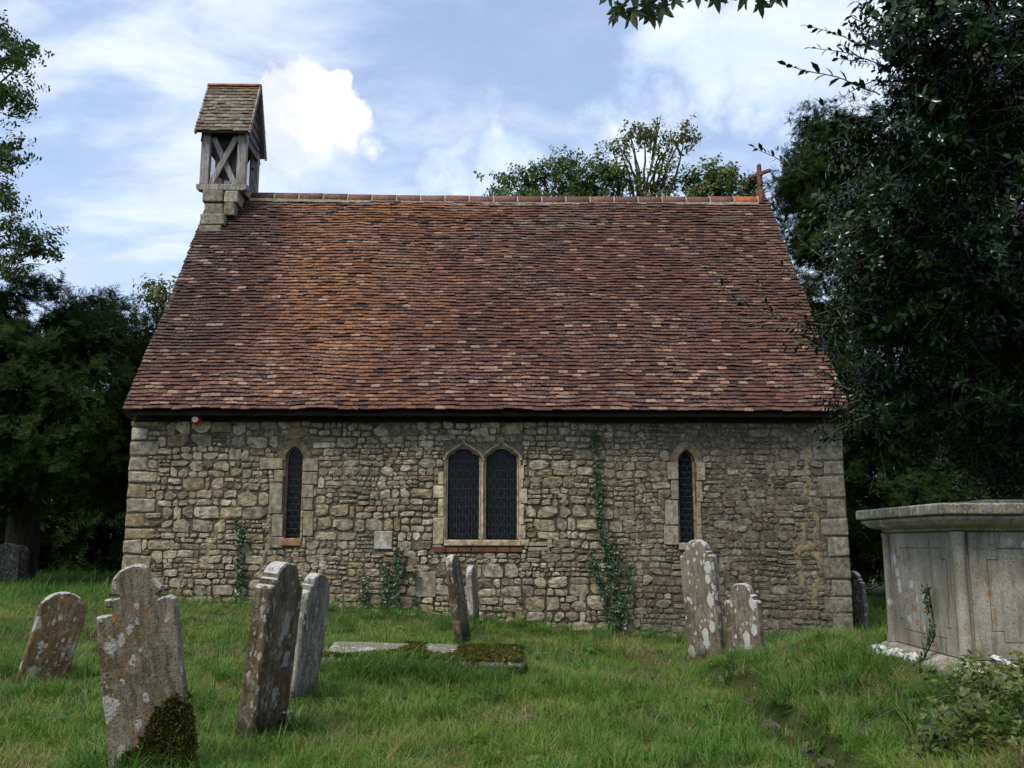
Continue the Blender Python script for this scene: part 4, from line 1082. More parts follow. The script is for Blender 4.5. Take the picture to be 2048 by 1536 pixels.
def frustum(q, prof):
    V = []; F = []
    for (o_, z_) in prof:
        V += [(-o_, -o_, z_), (tl + o_, -o_, z_), (tl + o_, td + o_, z_), (-o_, td + o_, z_)]
    for i in range(len(prof) - 1):
        for k in range(4): F.append((i * 4 + k, i * 4 + (k + 1) % 4, (i + 1) * 4 + (k + 1) % 4, (i + 1) * 4 + k))
    F += [(3, 2, 1, 0), tuple((len(prof) - 1) * 4 + k for k in range(4))]; q.add(V, F)
q = MB(); frustum(q, [(0.20, -0.35), (0.19, ZCH0 - 0.10), (0.17, ZCH0 - 0.05), (0.10, ZCH0 - 0.03), (0.06, ZCH0)]); bevel(q.build('plinth', M_TOMB, tomb), 0.02)
q = MB(); q.box(0.01, tl - 0.01, 0.01, td - 0.01, ZCH0 + 0.002, ZCH1 - 0.002); q.build('chest', M_TOMB, tomb)
q = MB(); frustum(q, [(0.015, ZCH1), (0.03, ZCH1 + 0.008), (0.035, ZCH1 + 0.025), (0.07, ZCH1 + 0.033), (0.125, ZCH1 + 0.052), (0.165, ZCH1 + 0.088), (0.17, ZCH1 + 0.112)]); q.build('cornice', M_TOMB, tomb)
q = MB(); frustum(q, [(0.185, ZCH1 + 0.118), (0.205, ZCH1 + 0.126), (0.205, ZCH1 + 0.198), (0.192, ZCH1 + 0.207), (-0.40, ZCH1 + 0.218), (-0.41, ZCH1 + 0.25), (-0.44, ZCH1 + 0.26)]); bevel(q.build('lid', M_SLAB, tomb), 0.008)
for (cx, cy) in ((0.0, 0.0), (tl, 0.0), (0.0, td), (tl, td)):     # rounded corner shafts
    q = MB(); V = []; F = []; n_ = 14; prof = [(0.058, ZCH0 + 0.003), (0.054, ZCH0 + 0.05), (0.046, ZCH0 + 0.07), (0.044, ZCH1 - 0.05), (0.050, ZCH1 - 0.03), (0.052, ZCH1 - 0.003)]
    for (r_, z_) in prof:
        for k in range(n_): V.append((cx + r_ * math.cos(2 * math.pi * k / n_), cy + r_ * math.sin(2 * math.pi * k / n_), z_))
    for i in range(len(prof) - 1):
        for k in range(n_): F.append((i * n_ + k, i * n_ + (k + 1) % n_, (i + 1) * n_ + (k + 1) % n_, (i + 1) * n_ + k))
    q.add(V, F); q.build('corner_shaft', M_TOMB, tomb, True)
def notched(x0, x1, z0, z1, k, o_=0.0):
    return [(x0 + k + o_, z0 + o_), (x1 - k - o_, z0 + o_), (x1 - k - o_, z0 + k + o_), (x1 - o_, z0 + k + o_), (x1 - o_, z1 - k - o_), (x1 - k - o_, z1 - k - o_), (x1 - k - o_, z1 - o_), (x0 + k + o_, z1 - o_), (x0 + k + o_, z1 - k - o_), (x0 + o_, z1 - k - o_), (x0 + o_, z0 + k + o_), (x0 + k + o_, z0 + k + o_)]
def panel(L, side):
    """end or side slab with an incised notched border"""
    a, b_ = 0.075, L - 0.075; z0, z1 = ZCH0 + 0.01, ZCH1 - 0.01
    for kind in ('frame', 'field'):
        q = MB()
        if kind == 'frame': q.prism([(a, z0), (b_, z0), (b_, z1), (a, z1)], -0.006, 0.012, holes=[notched(a + 0.13, b_ - 0.13, z0 + 0.12, z1 - 0.12, 0.085)])
        else: q.prism(notched(a + 0.13, b_ - 0.13, z0 + 0.12, z1 - 0.12, 0.085, 0.006), -0.006, 0.012)
        if side == 'end': q.V = [(p_[1], L - p_[0], p_[2]) for p_ in q.V]      # faces -x
        q.build('panel_' + kind, M_TOMB, tomb)
panel(tl, 'side'); panel(td, 'end')
# pale flaking crust on the plinth
M_CRUST = m_simple('white_lichen_crust', (0.42, 0.42, 0.40), (0.68, 0.68, 0.66), 18, 0.95, 0.006, 0.1)
for k in range(13):
    if k < 10: px, py, pz = -0.20 + rnd.uniform(-0.015, 0.05), td * (0.98 - 0.62 * k / 9), ZCH0 - 0.045 + rnd.uniform(-0.03, 0.02)
    else: px, py, pz = 0.16 + 0.05 * (k - 10), -0.155 + rnd.uniform(-0.01, 0.03), ZCH0 - 0.02 + rnd.uniform(0, 0.06)
    q = MB(); V = [(0, 0, 0.018)]; n_ = 9
    for i in range(n_):
        a = 2 * math.pi * i / n_; r_ = rnd.uniform(0.035, 0.085); V.append((r_ * math.cos(a) * 0.7, r_ * math.sin(a), rnd.uniform(-0.012, 0.012)))
    for i in range(n_): V.append((V[1 + i][0] * 0.9, V[1 + i][1] * 0.9, -0.03))
    F = [(0, 1 + i, 1 + (i + 1) % n_) for i in range(n_)] + [(1 + i, 10 + i, 10 + (i + 1) % n_, 1 + (i + 1) % n_) for i in range(n_)]
    q.add(V, F); o = q.build('lichen_crust', M_CRUST, tomb, loc=(px, py, pz), rot=(rnd.uniform(-0.3, 0.3) + (0.6 if k >= 10 else 0), R(-50) if k < 10 else 0, rnd.uniform(0, 6)))

# rough kerb stones showing in the low bank edge
ED = [(6.55, 'edging stone in the bank step nearest the bottom of the view', 0.13), (7.15, 'larger edging stone second up the bank step from the bottom of the view', 0.12), (8.05, 'edging stone halfway up the grassy bank step', 0.10), (9.3, 'edging stone in the upper grassy bank step', 0.10), (10.6, 'small edging stone in the grass just below the spotted gravestones', 0.09)]
for k, (yk, lab, up_) in enumerate(ED):
    xk = 2.12 + 0.06 * (yk - 6.5) + 0.10 * nz(2.3 * 0.2, yk * 1.1, 3.3) + 0.0
    q = MB(); hh = rnd.uniform(0.06, 0.09); V, F = stone_geo(-rnd.uniform(0.12, 0.2), rnd.uniform(0.12, 0.2), -hh, hh, 0.06); q.add(V, F, shadef((0.105, 0.092, 0.068), 0.8, 1.25))
    o = q.build('edging_stone', M_RUBBLE, None, False, loc=(xk, yk, ground(xk - 0.3, yk) + up_ - 0.05), rot=(rnd.uniform(-0.2, 0.2), rnd.uniform(-0.2, 0.2), R(-84 + rnd.uniform(-14, 14))))
    tag(o, lab, 'stone')

# ------------------------------------------------------------------ plant pieces
def leafmesh(L, W, fold=0.25, curl=0.3, seg=4, prof=None, spine=0.0):
    """a leaf along +Y, facing +Z, folded on its midrib and curling down at the tip"""
    V = []; F = []
    for i in range(seg + 1):
        t = i / seg; wd = (prof(t) if prof else math.sin(math.pi * min(0.98, max(0.03, t ** 0.85)))) * W / 2
        if spine and 0 < i < seg: wd *= 1 + (spine if i % 2 else -spine)
        y = L * t; z_ = -curl * L * t * t * 0.5
        V += [(-wd, y, z_ + wd * fold), (0, y, z_), (wd, y, z_ + wd * fold)]
    for i in range(seg):
        a = i * 3; F += [(a, a + 1, a + 4, a + 3), (a + 1, a + 2, a + 5, a + 4)]
    return np.array(V, float), F
def lobed(L, n_lobes=5):
    """palmate leaf (sycamore): five pointed lobes, in the x-y plane, stalk at the origin"""
    V = [(0, 0.12 * L, 0.0)]; F = []
    angs = [-118, -58, 0, 58, 118]; lens = [0.52, 0.84, 1.0, 0.84, 0.52]; rim = [(0, 0.0)]
    for k, (a, l) in enumerate(zip(angs, lens)):
        for da, f in ((-26, 0.46), (-17, 0.60), (-10, 0.74), (-6, 0.80), (0, 1.0), (6, 0.80), (10, 0.74), (17, 0.60)):
            ar = R(a + da); rim.append((math.sin(ar) * l * f * L * 0.62, 0.15 * L + math.cos(ar) * l * f * L * 0.72))
        rim.append((math.sin(R(a + 30)) * 0.30 * L, 0.15 * L + math.cos(R(a + 30)) * 0.30 * L))
    n_ = len(rim)
    V += [(x, y, 0.10 * L * math.cos(x / L * 9) - 0.25 * (x * x + y * y) / L) for x, y in rim]
    F = [(0, 1 + i, 1 + (i + 1) % n_) for i in range(n_)]
    return np.array(V, float), F
class PB:
    def __init__(self): self.V = []; self.F = []; self.M = []
    def put(self, VF, M4, mi=0):
        V, F = VF; A = np.array(M4); W_ = V @ A[:3, :3].T + A[:3, 3]
        o = len(self.V); self.V += [tuple(p_) for p_ in W_]; self.F += [tuple(i + o for i in f) for f in F]; self.M += [mi] * len(F)
    def stem(self, pts, r, mi=1):
        q = MB(); q.tube(pts, r, 3); o = len(self.V); self.V += q.V; self.F += [tuple(i + o for i in f) for f in q.F]; self.M += [mi] * len(q.F)
    def mesh(self, name, mats):
        me = mk_mesh(name, self.V, self.F, None, True)
        for m_ in mats: me.materials.append(m_)
        me.polygons.foreach_set('material_index', np.array(self.M, np.int32)); return me
def xf(loc, d, roll=0.0, s=1.0):
    """matrix taking +Y to direction d"""
    q_ = Vector(d).to_track_quat('Y', 'Z'); return Matrix.Translation(loc) @ q_.to_matrix().to_4x4() @ Matrix.Rotation(roll, 4, 'Y') @ Matrix.Scale(s, 4)
def rv(): 
    while True:
        v = Vector((rnd.uniform(-1, 1), rnd.uniform(-1, 1), rnd.uniform(-1, 1)))
        if 0.05 < v.length < 1: return v.normalized()

def proto_yew():
    b_ = PB()
    for k in range(9):
        a = rnd.uniform(0, 6.28); sp = rnd.uniform(0.15, 0.95)
        d = Vector((math.cos(a) * sp, math.sin(a) * sp, rnd.uniform(0.25, 0.8))).normalized(); L = rnd.uniform(0.14, 0.28)
        o = Vector((0, 0, rnd.uniform(0, 0.08)))
        side = d.cross(Vector((0, 0, 1))).normalized()
        for i in range(6):                 # herring-bone of short flat shoots
            t = (i + 0.6) / 6; pos = o + d * L * t + Vector((0, 0, -0.25 * L * t * t))
            for sgn in (-1, 1):
                dd = (d * 0.75 + side * sgn * 0.9 + Vector((0, 0, rnd.uniform(-0.3, 0.2)))).normalized()
                b_.put(leafmesh(rnd.uniform(0.035, 0.06), 0.014, 0.1, 0.5, 1, lambda t_: 1 - 0.6 * t_), xf(pos, dd, rnd.uniform(-0.6, 0.6)))
    return b_
def proto_broad(L0=0.10, n_=11, spread=0.26, prof=None, W=0.62):
    b_ = PB(); tip = Vector((rnd.uniform(-0.08, 0.08), rnd.uniform(-0.08, 0.08), spread))
    b_.stem([(0, 0, -0.05), tuple(tip * 0.5), tuple(tip)], [0.006, 0.004, 0.002])
    for i in range(n_):
        t = (i + 0.7) / n_; a = i * 2.4 + rnd.uniform(-0.4, 0.4)
        d = Vector((math.cos(a), math.sin(a), rnd.uniform(-0.25, 0.55))).normalized(); L = L0 * rnd.uniform(0.7, 1.2)
        b_.put(leafmesh(L, L * W, 0.15, rnd.uniform(0.2, 0.8), 3), xf(tip * t + d * 0.02, d, rnd.uniform(-0.7, 0.7)))
    return b_
def holly_leaf(L): return leafmesh(L, L * 0.46, 0.32, rnd.uniform(0.15, 0.55), 5, lambda t: math.sin(math.pi * min(0.97, max(0.04, t ** 0.9))) ** 0.8, 0.14)
def proto_holly():
    b_ = PB(); tip = Vector((rnd.uniform(-0.06, 0.06), rnd.uniform(-0.06, 0.06), 0.24))
    b_.stem([(0, 0, -0.06), tuple(tip * 0.5 + Vector((0.01, 0, 0))), tuple(tip)], [0.005, 0.004, 0.002])
    for i in range(13):
        t = (i + 0.7) / 13; a = i * 2.4 + rnd.uniform(-0.4, 0.4)
        d = Vector((math.cos(a), math.sin(a), rnd.uniform(0.0, 0.75))).normalized()
        b_.put(holly_leaf(rnd.uniform(0.045, 0.075)), xf(tip * t + d * 0.008, d, rnd.uniform(-0.5, 0.5)))
    return b_
def proto_ivy():
    b_ = PB()
    for i in range(9):
        a = rnd.uniform(0, 6.28); r_ = rnd.uniform(0, 0.06)
        d = Vector((math.cos(a), math.sin(a) , rnd.uniform(0.1, 0.7))).normalized(); L = rnd.uniform(0.028, 0.052)
        b_.put(leafmesh(L, L * 0.95, 0.15, 0.4, 3, lambda t: (1 - t) ** 0.7 * min(1, t * 5 + 0.3)), xf(Vector((math.cos(a) * r_, math.sin(a) * r_, rnd.uniform(0, 0.04))), d, rnd.uniform(-0.5, 0.5)))
    return b_
def proto_bramble():
    b_ = PB(); tip = Vector((rnd.uniform(-0.1, 0.1), rnd.uniform(-0.1, 0.1), 0.22)); b_.stem([(0, 0, -0.1), tuple(tip * 0.6), tuple(tip)], [0.004, 0.003, 0.002])
    for i in range(7):
        a = i * 2.4 + rnd.uniform(-0.3, 0.3); t = (i + 1) / 7; base = tip * t; out = Vector((math.cos(a), math.sin(a), rnd.uniform(0.0, 0.5))).normalized(); pos = base + out * 0.06
        for (da, L) in ((0, 0.075), (1.2, 0.058), (-1.2, 0.058)):
            d = Matrix.Rotation(da, 3, 'Z') @ out; d.z -= 0.15
            b_.put(leafmesh(L * rnd.uniform(0.8, 1.2), L * 0.68, 0.2, 0.5, 4, None, 0.06), xf(pos, d, rnd.uniform(-0.4, 0.4)))
    return b_
def blade(b_, pos, d, L, W, bend, mi=0):
    V = []; d = Vector(d).normalized(); s = d.cross(Vector((0, 0, 1)));
    if s.length < 0.05: s = Vector((math.cos(rnd.uniform(0, 6)), math.sin(rnd.uniform(0, 6)), 0))
    s.normalize(); h_ = Vector((d.x, d.y, 0)); h_ = h_.normalized() if h_.length > 0.01 else Vector((1, 0, 0))
    o = len(b_.V)
    for i in range(4):
        t = i / 3; c_ = Vector(pos) + d * L * t + h_ * bend * L * t * t - Vector((0, 0, bend * L * 0.55 * t ** 3)); wd = W * (1 - t) ** 0.7 / 2
        if i < 3: b_.V += [tuple(c_ - s * wd), tuple(c_ + s * wd)]
        else: b_.V.append(tuple(c_))
    b_.F += [(o, o + 1, o + 3, o + 2), (o + 2, o + 3, o + 5, o + 4), (o + 4, o + 5, o + 6)]; b_.M += [mi] * 3
def proto_grass(n_, rad, h0, h1, straw=0.08, bend=0.5, W=0.006):
    b_ = PB()
    for i in range(n_):
        a = rnd.uniform(0, 6.28); r_ = rad * math.sqrt(rnd.random()); d = Vector((rnd.uniform(-0.5, 0.5), rnd.uniform(-0.5, 0.5), 1))
        st = rnd.random() < straw
        blade(b_, (r_ * math.cos(a), r_ * math.sin(a), -0.02), d, rnd.uniform(h0, h1), W * rnd.uniform(0.6, 1.2) * (0.6 if st else 1), rnd.uniform(0.1, bend * 1.8), 1 if st else 0)
    return b_

# ------------------------------------------------------------------ trees
def clumps(lobes, per_m2, n_in, sig, up=0.35, droop=0.0, shell=(0.72, 1.05)):
    """points grouped in clumps over the surface of lobes (centre, radius vector)"""
    P, D = [], []
    for (c, r_) in lobes:
        c = Vector(c); area = 4 * math.pi * ((r_[0] * r_[1]) ** 1.6 / 3 + (r_[0] * r_[2]) ** 1.6 / 3 + (r_[1] * r_[2]) ** 1.6 / 3) ** (1 / 1.6)
        for _ in range(max(4, int(area * per_m2))):
            d = rv(); k = rnd.uniform(*shell); cc = c + Vector((d.x * r_[0], d.y * r_[1], d.z * r_[2])) * k
            for _ in range(max(3, int(n_in * rnd.uniform(0.5, 1.4)))):
                o_ = Vector((rnd.gauss(0, sig), rnd.gauss(0, sig), rnd.gauss(0, sig * 0.6)))
                P.append(cc + o_); D.append((d * 0.9 + o_.normalized() * 0.5 + rv() * 0.45 + Vector((0, 0, up - droop))).normalized())
    return P, D
def crown(name, protos, P, D, s0, s1, parent, kind='stuff'):
    E = [tuple(aim(d, rnd.uniform(0, 6.28))) for d in D]; S = [rnd.uniform(s0, s1) for _ in P]; I = [rnd.randrange(len(protos)) for _ in P]
    o = instancer(name, protos, P, E, S, I, parent); o['kind'] = 'stuff'
    return o
def tree_root(name, x, y, label, group=None):
    t = empty(name, (x, y, ground(x, y))); tag(t, label, 'tree', group); return t
def limbs(root, spec, m_=None, name='trunk'):
    """spec: list of (points world, radii)"""
    q = MB()
    for pts, rad in spec:
        pp = []; W_ = [Vector(p_) for p_ in pts]
        for i in range(len(W_) - 1):      # smooth curve through the points
            p0, p1, p2, p3 = W_[max(i - 1, 0)], W_[i], W_[i + 1], W_[min(i + 2, len(W_) - 1)]; sl = (p2 - p1).length
            for k in range(5):
                t = k / 5; q0 = 0.5 * (2 * p1 + (p2 - p0) * t + (2 * p0 - 5 * p1 + 4 * p2 - p3) * t * t + (3 * p1 - p0 - 3 * p2 + p3) * t ** 3)
                pp.append(q0 + Vector((nz(q0.x * 3 / sl, q0.z * 3 / sl, 1), nz(q0.y, q0.x * 3 / sl, 2), nz(q0.z * 3 / sl, q0.x, 3))) * (0.05 * sl if (i or k) else 0))
        pp.append(Vector(pts[-1])); rr = [rad[0] + (rad[1] - rad[0]) * i / (len(pp) - 1) for i in range(len(pp))]
        q.tube([p_ - root.location for p_ in pp], rr, 8)
    return q.build(name, m_ or M_BARK, root, True)
def local(P, root): return [tuple(Vector(p_) - root.location) for p_ in P]
def pxl(u, v, Y, rpx, sy=1.0, sz=1.0):
    r_ = rpx * Y * 1.02 / FPX; return (at(u, v, Y), (r_, r_ * sy, r_ * sz))

YEW = [proto_yew().mesh('yew_spray', [M_YEW]) for _ in range(6)]
BRD = [proto_broad().mesh('leafy_sprig', [M_BROAD, M_TWIG]) for _ in range(5)]
BRY = [proto_broad(0.11, 8, 0.3).mesh('yellowing_sprig', [M_BROADY, M_TWIG]) for _ in range(4)]
BRG = [proto_broad(0.12, 11, 0.28).mesh('fresh_sprig', [M_BROADG, M_TWIG]) for _ in range(4)]
HOL = [proto_holly().mesh('holly_sprig', [M_HOLLY, M_TWIG]) for _ in range(6)]
IVY = [proto_ivy().mesh('ivy_tuft', [M_IVY]) for _ in range(5)]
BRM = [proto_bramble().mesh('bramble_spray', [M_BRAM, M_TWIG]) for _ in range(5)]

def yew(x, y, label, lobes, per=1.5, n_in=16, sig=0.26, trunk_h=3.5, s=(0.9, 1.5)):
    t = tree_root('yew_tree', x, y, label)
    z0 = t.location.z
    P, D = clumps(lobes, per, n_in, sig)
    keep = [i for i in range(len(P)) if P[i].z > z0 + 0.3]
    P = [P[i] for i in keep]; D = [D[i] for i in keep]
    spec = [([(x, y, z0 - 0.3), (x + 0.1, y, z0 + trunk_h * 0.5), (x, y, z0 + trunk_h)], (0.42, 0.26))]
    for (c, r_) in lobes[::2]:
        spec.append(([(x, y, z0 + trunk_h * rnd.uniform(0.35, 0.95)), tuple(Vector((x, y, z0 + trunk_h)).lerp(Vector(c), 0.5) + Vector((0, 0, 0.3))), tuple(c)], (0.15, 0.03)))
    limbs(t, spec); crown('crown', YEW, local(P, t), D, s[0], s[1], t)
    return t
# left: two broad yews
L1 = [pxl(60, 690, 21, 120), pxl(150, 680, 21.5, 95), pxl(225, 660, 22, 70), pxl(20, 800, 20, 150), pxl(150, 800, 20.5, 130), pxl(90, 890, 19.5, 125), pxl(-60, 880, 20, 140), pxl(200, 905, 20.5, 85), pxl(-80, 720, 21, 130), pxl(60, 620, 21.5, 55)]
yew(-11.3, 21.5, 'dark spreading yew with low skirts at the left edge', L1)
L2 = [pxl(280, 680, 24.5, 70), pxl(250, 760, 24, 85), pxl(300, 790, 25.0, 80), pxl(215, 860, 23.5, 90), pxl(270, 930, 23.5, 85), pxl(330, 720, 27, 55), pxl(310, 880, 25.5, 80), pxl(180, 640, 25, 50)]
yew(-9.6, 25.5, 'dark yew pressed close behind the church bellcote end', L2)
# right: big yew behind the church's far end
L3 = [pxl(1612, 352, 27, 50), pxl(1660, 300, 27, 75), pxl(1615, 430, 27, 80), pxl(1680, 420, 26.5, 120), pxl(1720, 300, 26.5, 110), pxl(1800, 400, 26, 140), pxl(1660, 560, 26, 110), pxl(1760, 560, 25, 140), pxl(1720, 720, 24, 120), pxl(1850, 700, 24, 160), pxl(1790, 860, 23, 120), pxl(1900, 880, 23, 150), pxl(1740, 980, 22.5, 75), pxl(1830, 1020, 22, 95), pxl(1950, 1050, 22, 120), pxl(1950, 400, 26, 180), pxl(2000, 600, 25, 180), pxl(1960, 220, 26, 150), pxl(2080, 820, 23, 170)]
yew(10.8, 25.0, 'tall dark yew rising behind the far end of the church', L3, 1.25, 15, 0.30, 4.5, (1.0, 1.7))
# small trees showing over the ridge
def broad_tree(x, y, label, lobes, protos, per, n_in, sig, twigs=(), s=(0.8, 1.3), name='broadleaf_tree'):
    t = tree_root(name, x, y, label); z0 = t.location.z
    P, D = clumps(lobes, per, n_in, sig, 0.3, 0, (0.25, 1.0))
    top = max(lobes, key=lambda l: l[0][2])[0]; low = min(l[0][2] for l in lobes)
    spec = [([(x, y, z0 - 0.2), (x + 0.15, y, (z0 + low) / 2), (x, y, low)], (0.22, 0.11))]
    for (c, r_) in lobes: spec.append(([(x, y, low - rnd.uniform(0.3, 1.5)), tuple(Vector((x, y, low)).lerp(c, 0.55)), tuple(c)], (0.06, 0.012)))
    limbs(t, spec)
    for tw_ in twigs: limbs(t, [tw_], M_TWIG, 'bare_twig')
    crown('crown', protos, local(P, t), D, s[0], s[1], t); return t
Yb = 28.0
B1 = [pxl(1012, 372, Yb, 24), pxl(1075, 345, Yb, 26), pxl(1080, 378, Yb, 40), pxl(1125, 318, Yb, 12), pxl(1135, 362, Yb, 38), pxl(1200, 352, Yb, 34), pxl(1210, 385, Yb, 44), pxl(1050, 420, Yb, 50), pxl(1150, 430, Yb, 60)]
broad_tree(at(1120, 400, Yb).x, Yb, 'dark green bushy tree showing over the middle of the ridge', B1, BRG + BRD[:3], 2.4, 12, 0.22)
B2 = [pxl(1262, 275, Yb, 15), pxl(1290, 268, Yb, 13), pxl(1320, 300, Yb, 15), pxl(1345, 275, Yb, 7), pxl(1365, 270, Yb, 6), pxl(1240, 300, Yb, 8), pxl(1265, 345, Yb, 18), pxl(1290, 375, Yb, 36), pxl(1345, 380, Yb, 26), pxl(1330, 345, Yb, 12), pxl(1300, 430, Yb, 60)]
tw = []
for pts in (((1285, 400), (1305, 320), (1322, 230)), ((1305, 320), (1312, 265), (1315, 236)), ((1285, 400), (1275, 330), (1262, 270)), ((1280, 370), (1255, 320), (1236, 290)), ((1290, 390), (1320, 320), (1340, 295)), ((1335, 400), (1360, 320), (1368, 265)), ((1362, 310), (1350, 285), (1340, 275)), ((1240, 390), (1235, 340), (1229, 304)), ((1330, 390), (1330, 340), (1328, 330)), ((1372, 390), (1373, 352), (1374, 348))):
    tw.append(([at(u, v, Yb) for u, v in pts], (0.045, 0.012)))
broad_tree(at(1290, 400, Yb).x, Yb + 0.3, 'thin yellowing tree with bare twigs standing above the ridge', B2, BRY, 1.4, 7, 0.2, tw)
B3 = [pxl(1395, 378, Yb, 24), pxl(1418, 360, Yb, 28), pxl(1445, 360, Yb, 14), pxl(1425, 390, Yb, 36), pxl(1450, 375, Yb, 14), pxl(1410, 430, Yb, 50)]
broad_tree(at(1415, 400, Yb).x, Yb + 0.6, 'round mid-green tree top nearest the ridge cross', B3, BRG + BRY[:1], 2.4, 12, 0.2)
B5 = [pxl(1492, 385, 30, 16), pxl(1500, 372, 30, 10), pxl(1490, 420, 30, 35)]
broad_tree(at(1492, 400, 30).x, 30, 'small dark tree top just beside the ridge cross', B5, BRD, 2.5, 12, 0.2)
B4 = [pxl(330, 590, 27, 22), pxl(345, 620, 27, 28), pxl(318, 605, 27, 14), pxl(350, 690, 27, 40)]
broad_tree(at(340, 650, 27).x, 27.5, 'light green tree peeping past the left roof slope', B4, BRY + BRD[:1], 2.2, 9, 0.2)
# tall broadleaf at the left edge: hanging sprays reach into view, the rest of the crown stands outside
L6 = [pxl(15, 110, 19, 40, 1, .6), pxl(60, 105, 19, 22, 1, .5), pxl(10, 170, 19, 26), pxl(20, 200, 19, 20, 1, .6), pxl(0, 330, 19, 22, 1, 1.4), pxl(15, 300, 19, 15), pxl(0, 420, 19, 28, 1, 1.3), pxl(20, 470, 19, 36, 1, .6), pxl(60, 490, 19, 28, 1, .55), pxl(90, 500, 19, 18, 1, .5), pxl(10, 530, 19, 34), pxl(-20, 70, 19.2, 50), pxl(-40, 200, 19.5, 50), pxl(-50, 380, 19.5, 50), pxl(-60, 500, 19.5, 60)]
L6 += [(Vector((-15.5, 20, 9.0)), (2.6, 2.6, 2.2)), (Vector((-15.0, 20, 12.5)), (2.4, 2.4, 2.4))]
tw = [([at(-120, 420, 19.2), at(-20, 350, 19), at(28, 325, 19)], (0.05, 0.01)), ([at(0, 340, 19), at(30, 330, 19), at(42, 310, 19)], (0.03, 0.006)), ([at(-100, 150, 19.2), at(0, 120, 19), at(80, 105, 19)], (0.06, 0.012)), ([at(-100, 560, 19.2), at(10, 490, 19), at(100, 500, 19)], (0.06, 0.012)), ([at(20, 560, 19), at(50, 530, 19), at(90, 530, 19)], (0.02, 0.006))]
broad_tree(-15.2, 20.0, 'tall broadleaf tree whose hanging sprays enter at the upper left', L6, BRD, 2.3, 10, 0.17, tw, (0.7, 1.1))

# woodland closing the view behind, and behind the camera
def wood(name, boxes, n_, label):
    P, D = [], []
    for (x0, x1, y0, y1, z0, z1) in boxes:
        for _ in range(n_):
            P.append((rnd.uniform(x0, x1), rnd.uniform(y0, y1), rnd.uniform(z0, z1) * (0.8 + 0.2 * nz(x0, rnd.uniform(0, 9), 0)))); D.append((rv() + Vector((0, -0.3, 0.5))).normalized())
    o = crown(name, YEW, P, D, 2.2, 4.0, None); tag(o, label, 'woodland', kind='stuff'); return o
wood('undergrowth', [(-27, -9, 28, 33, 0.2, 6.5), (-9, 8, 31, 34, 0.2, 6.0), (7, 27, 27.5, 33, 0.2, 7.5)], 2900, 'dark undergrowth filling the edge of the churchyard')
wood('woodland', [(-22, 22, -16, -11, 0.2, 8.5)], 3000, 'trees along the near side of the churchyard')

# ------------------------------------------------------------------ holly
hol = tree_root('holly_tree', 5.6, 9.6, 'glossy dark holly overhanging the chest tomb and the church roof end')
hl = []
def hp(u, v, Y, r_): hl.append(pxl(u, v, Y, r_))
for a in ((1920, 60, 6.2, 140), (2010, 150, 6.6, 160), (1830, 150, 6.4, 90), (1900, 250, 6.4, 140), (1810, 300, 6.8, 90), (1990, 330, 6.6, 150), (1745, 440, 7.2, 75), (1830, 440, 7.0, 120), (1950, 500, 7.0, 160), (1745, 560, 7.4, 85), (1850, 600, 7.4, 130), (1970, 680, 7.6, 150), (1775, 680, 7.6, 80), (1840, 740, 7.8, 100), (1900, 800, 8.2, 110), (1790, 800, 7.8, 60), (1980, 830, 8.4, 120), (1760, 320, 7.0, 50), (1820, 50, 6.2, 60), (1970, -60, 6.4, 170), (2110, 250, 6.8, 180), (2120, 600, 7.6, 180), (2060, 850, 8.6, 130), (1690, 610, 7.2, 35), (1830, 870, 8.4, 50), (1775, 870, 8.4, 40)): hp(*a)
P, D = clumps(hl, 5.5, 11, 0.13, 0.35, 0, (0.35, 1.05))
HOLB = [proto_broad(0.06, 9, 0.16).mesh('young_sprig', [M_BROAD, M_TWIG]) for _ in range(2)]
crown('crown', HOL * 3 + HOLB, local(P, hol), D, 0.65, 1.25, hol)
hz0 = hol.location.z
spec = [([(5.6, 9.6, hz0 - 0.2), (5.4, 9.3, 2.0), (5.0, 8.8, 4.2), (4.6, 8.4, 6.5)], (0.24, 0.08))]
for (c, r_) in hl[::2]: spec.append(([(5.3, 9.1, rnd.uniform(1.8, 4.5)), tuple(Vector((5.0, 8.8, 3.8)).lerp(c, 0.55) + Vector((0, 0, 0.25))), tuple(c)], (0.06, 0.012)))
limbs(hol, spec)
HL = []
for k in range(5):
    V, F = holly_leaf(1.0); HL.append(mk_mesh('leaf', V, F, M_HOLLY, True))
def sprig(px, Y, nleaf, L, root, leafs=HL, tw_r=0.004):
    pts = [at(u, v, Y + 0.05 * i) for i, (u, v) in enumerate(px)]
    limbs(root, [(pts, (tw_r, tw_r * 0.4))], M_TWIG, 'twig')
    seglen = [(pts[i + 1] - pts[i]).length for i in range(len(pts) - 1)]; tot = sum(seglen)
    for k in range(nleaf):
        s = tot * (0.12 + 0.88 * (k + 0.5) / nleaf); i = 0
        while i < len(seglen) - 1 and s > seglen[i]: s -= seglen[i]; i += 1
        pos = pts[i].lerp(pts[i + 1], min(1, s / seglen[i])); d0 = (pts[i + 1] - pts[i]).normalized()
        sd_ = d0.cross(rv()).normalized(); d = (d0 * 0.75 + sd_ * 0.8).normalized()
        if k == nleaf - 1: d = (d0 + sd_ * 0.2).normalized()
        o = link('leaf', leafs[rnd.randrange(len(leafs))], root); ll = L * rnd.uniform(0.75, 1.2)
        o.matrix_basis = Matrix.Translation(-root.location) @ xf(pos, d, rnd.uniform(-0.9, 0.9), ll)
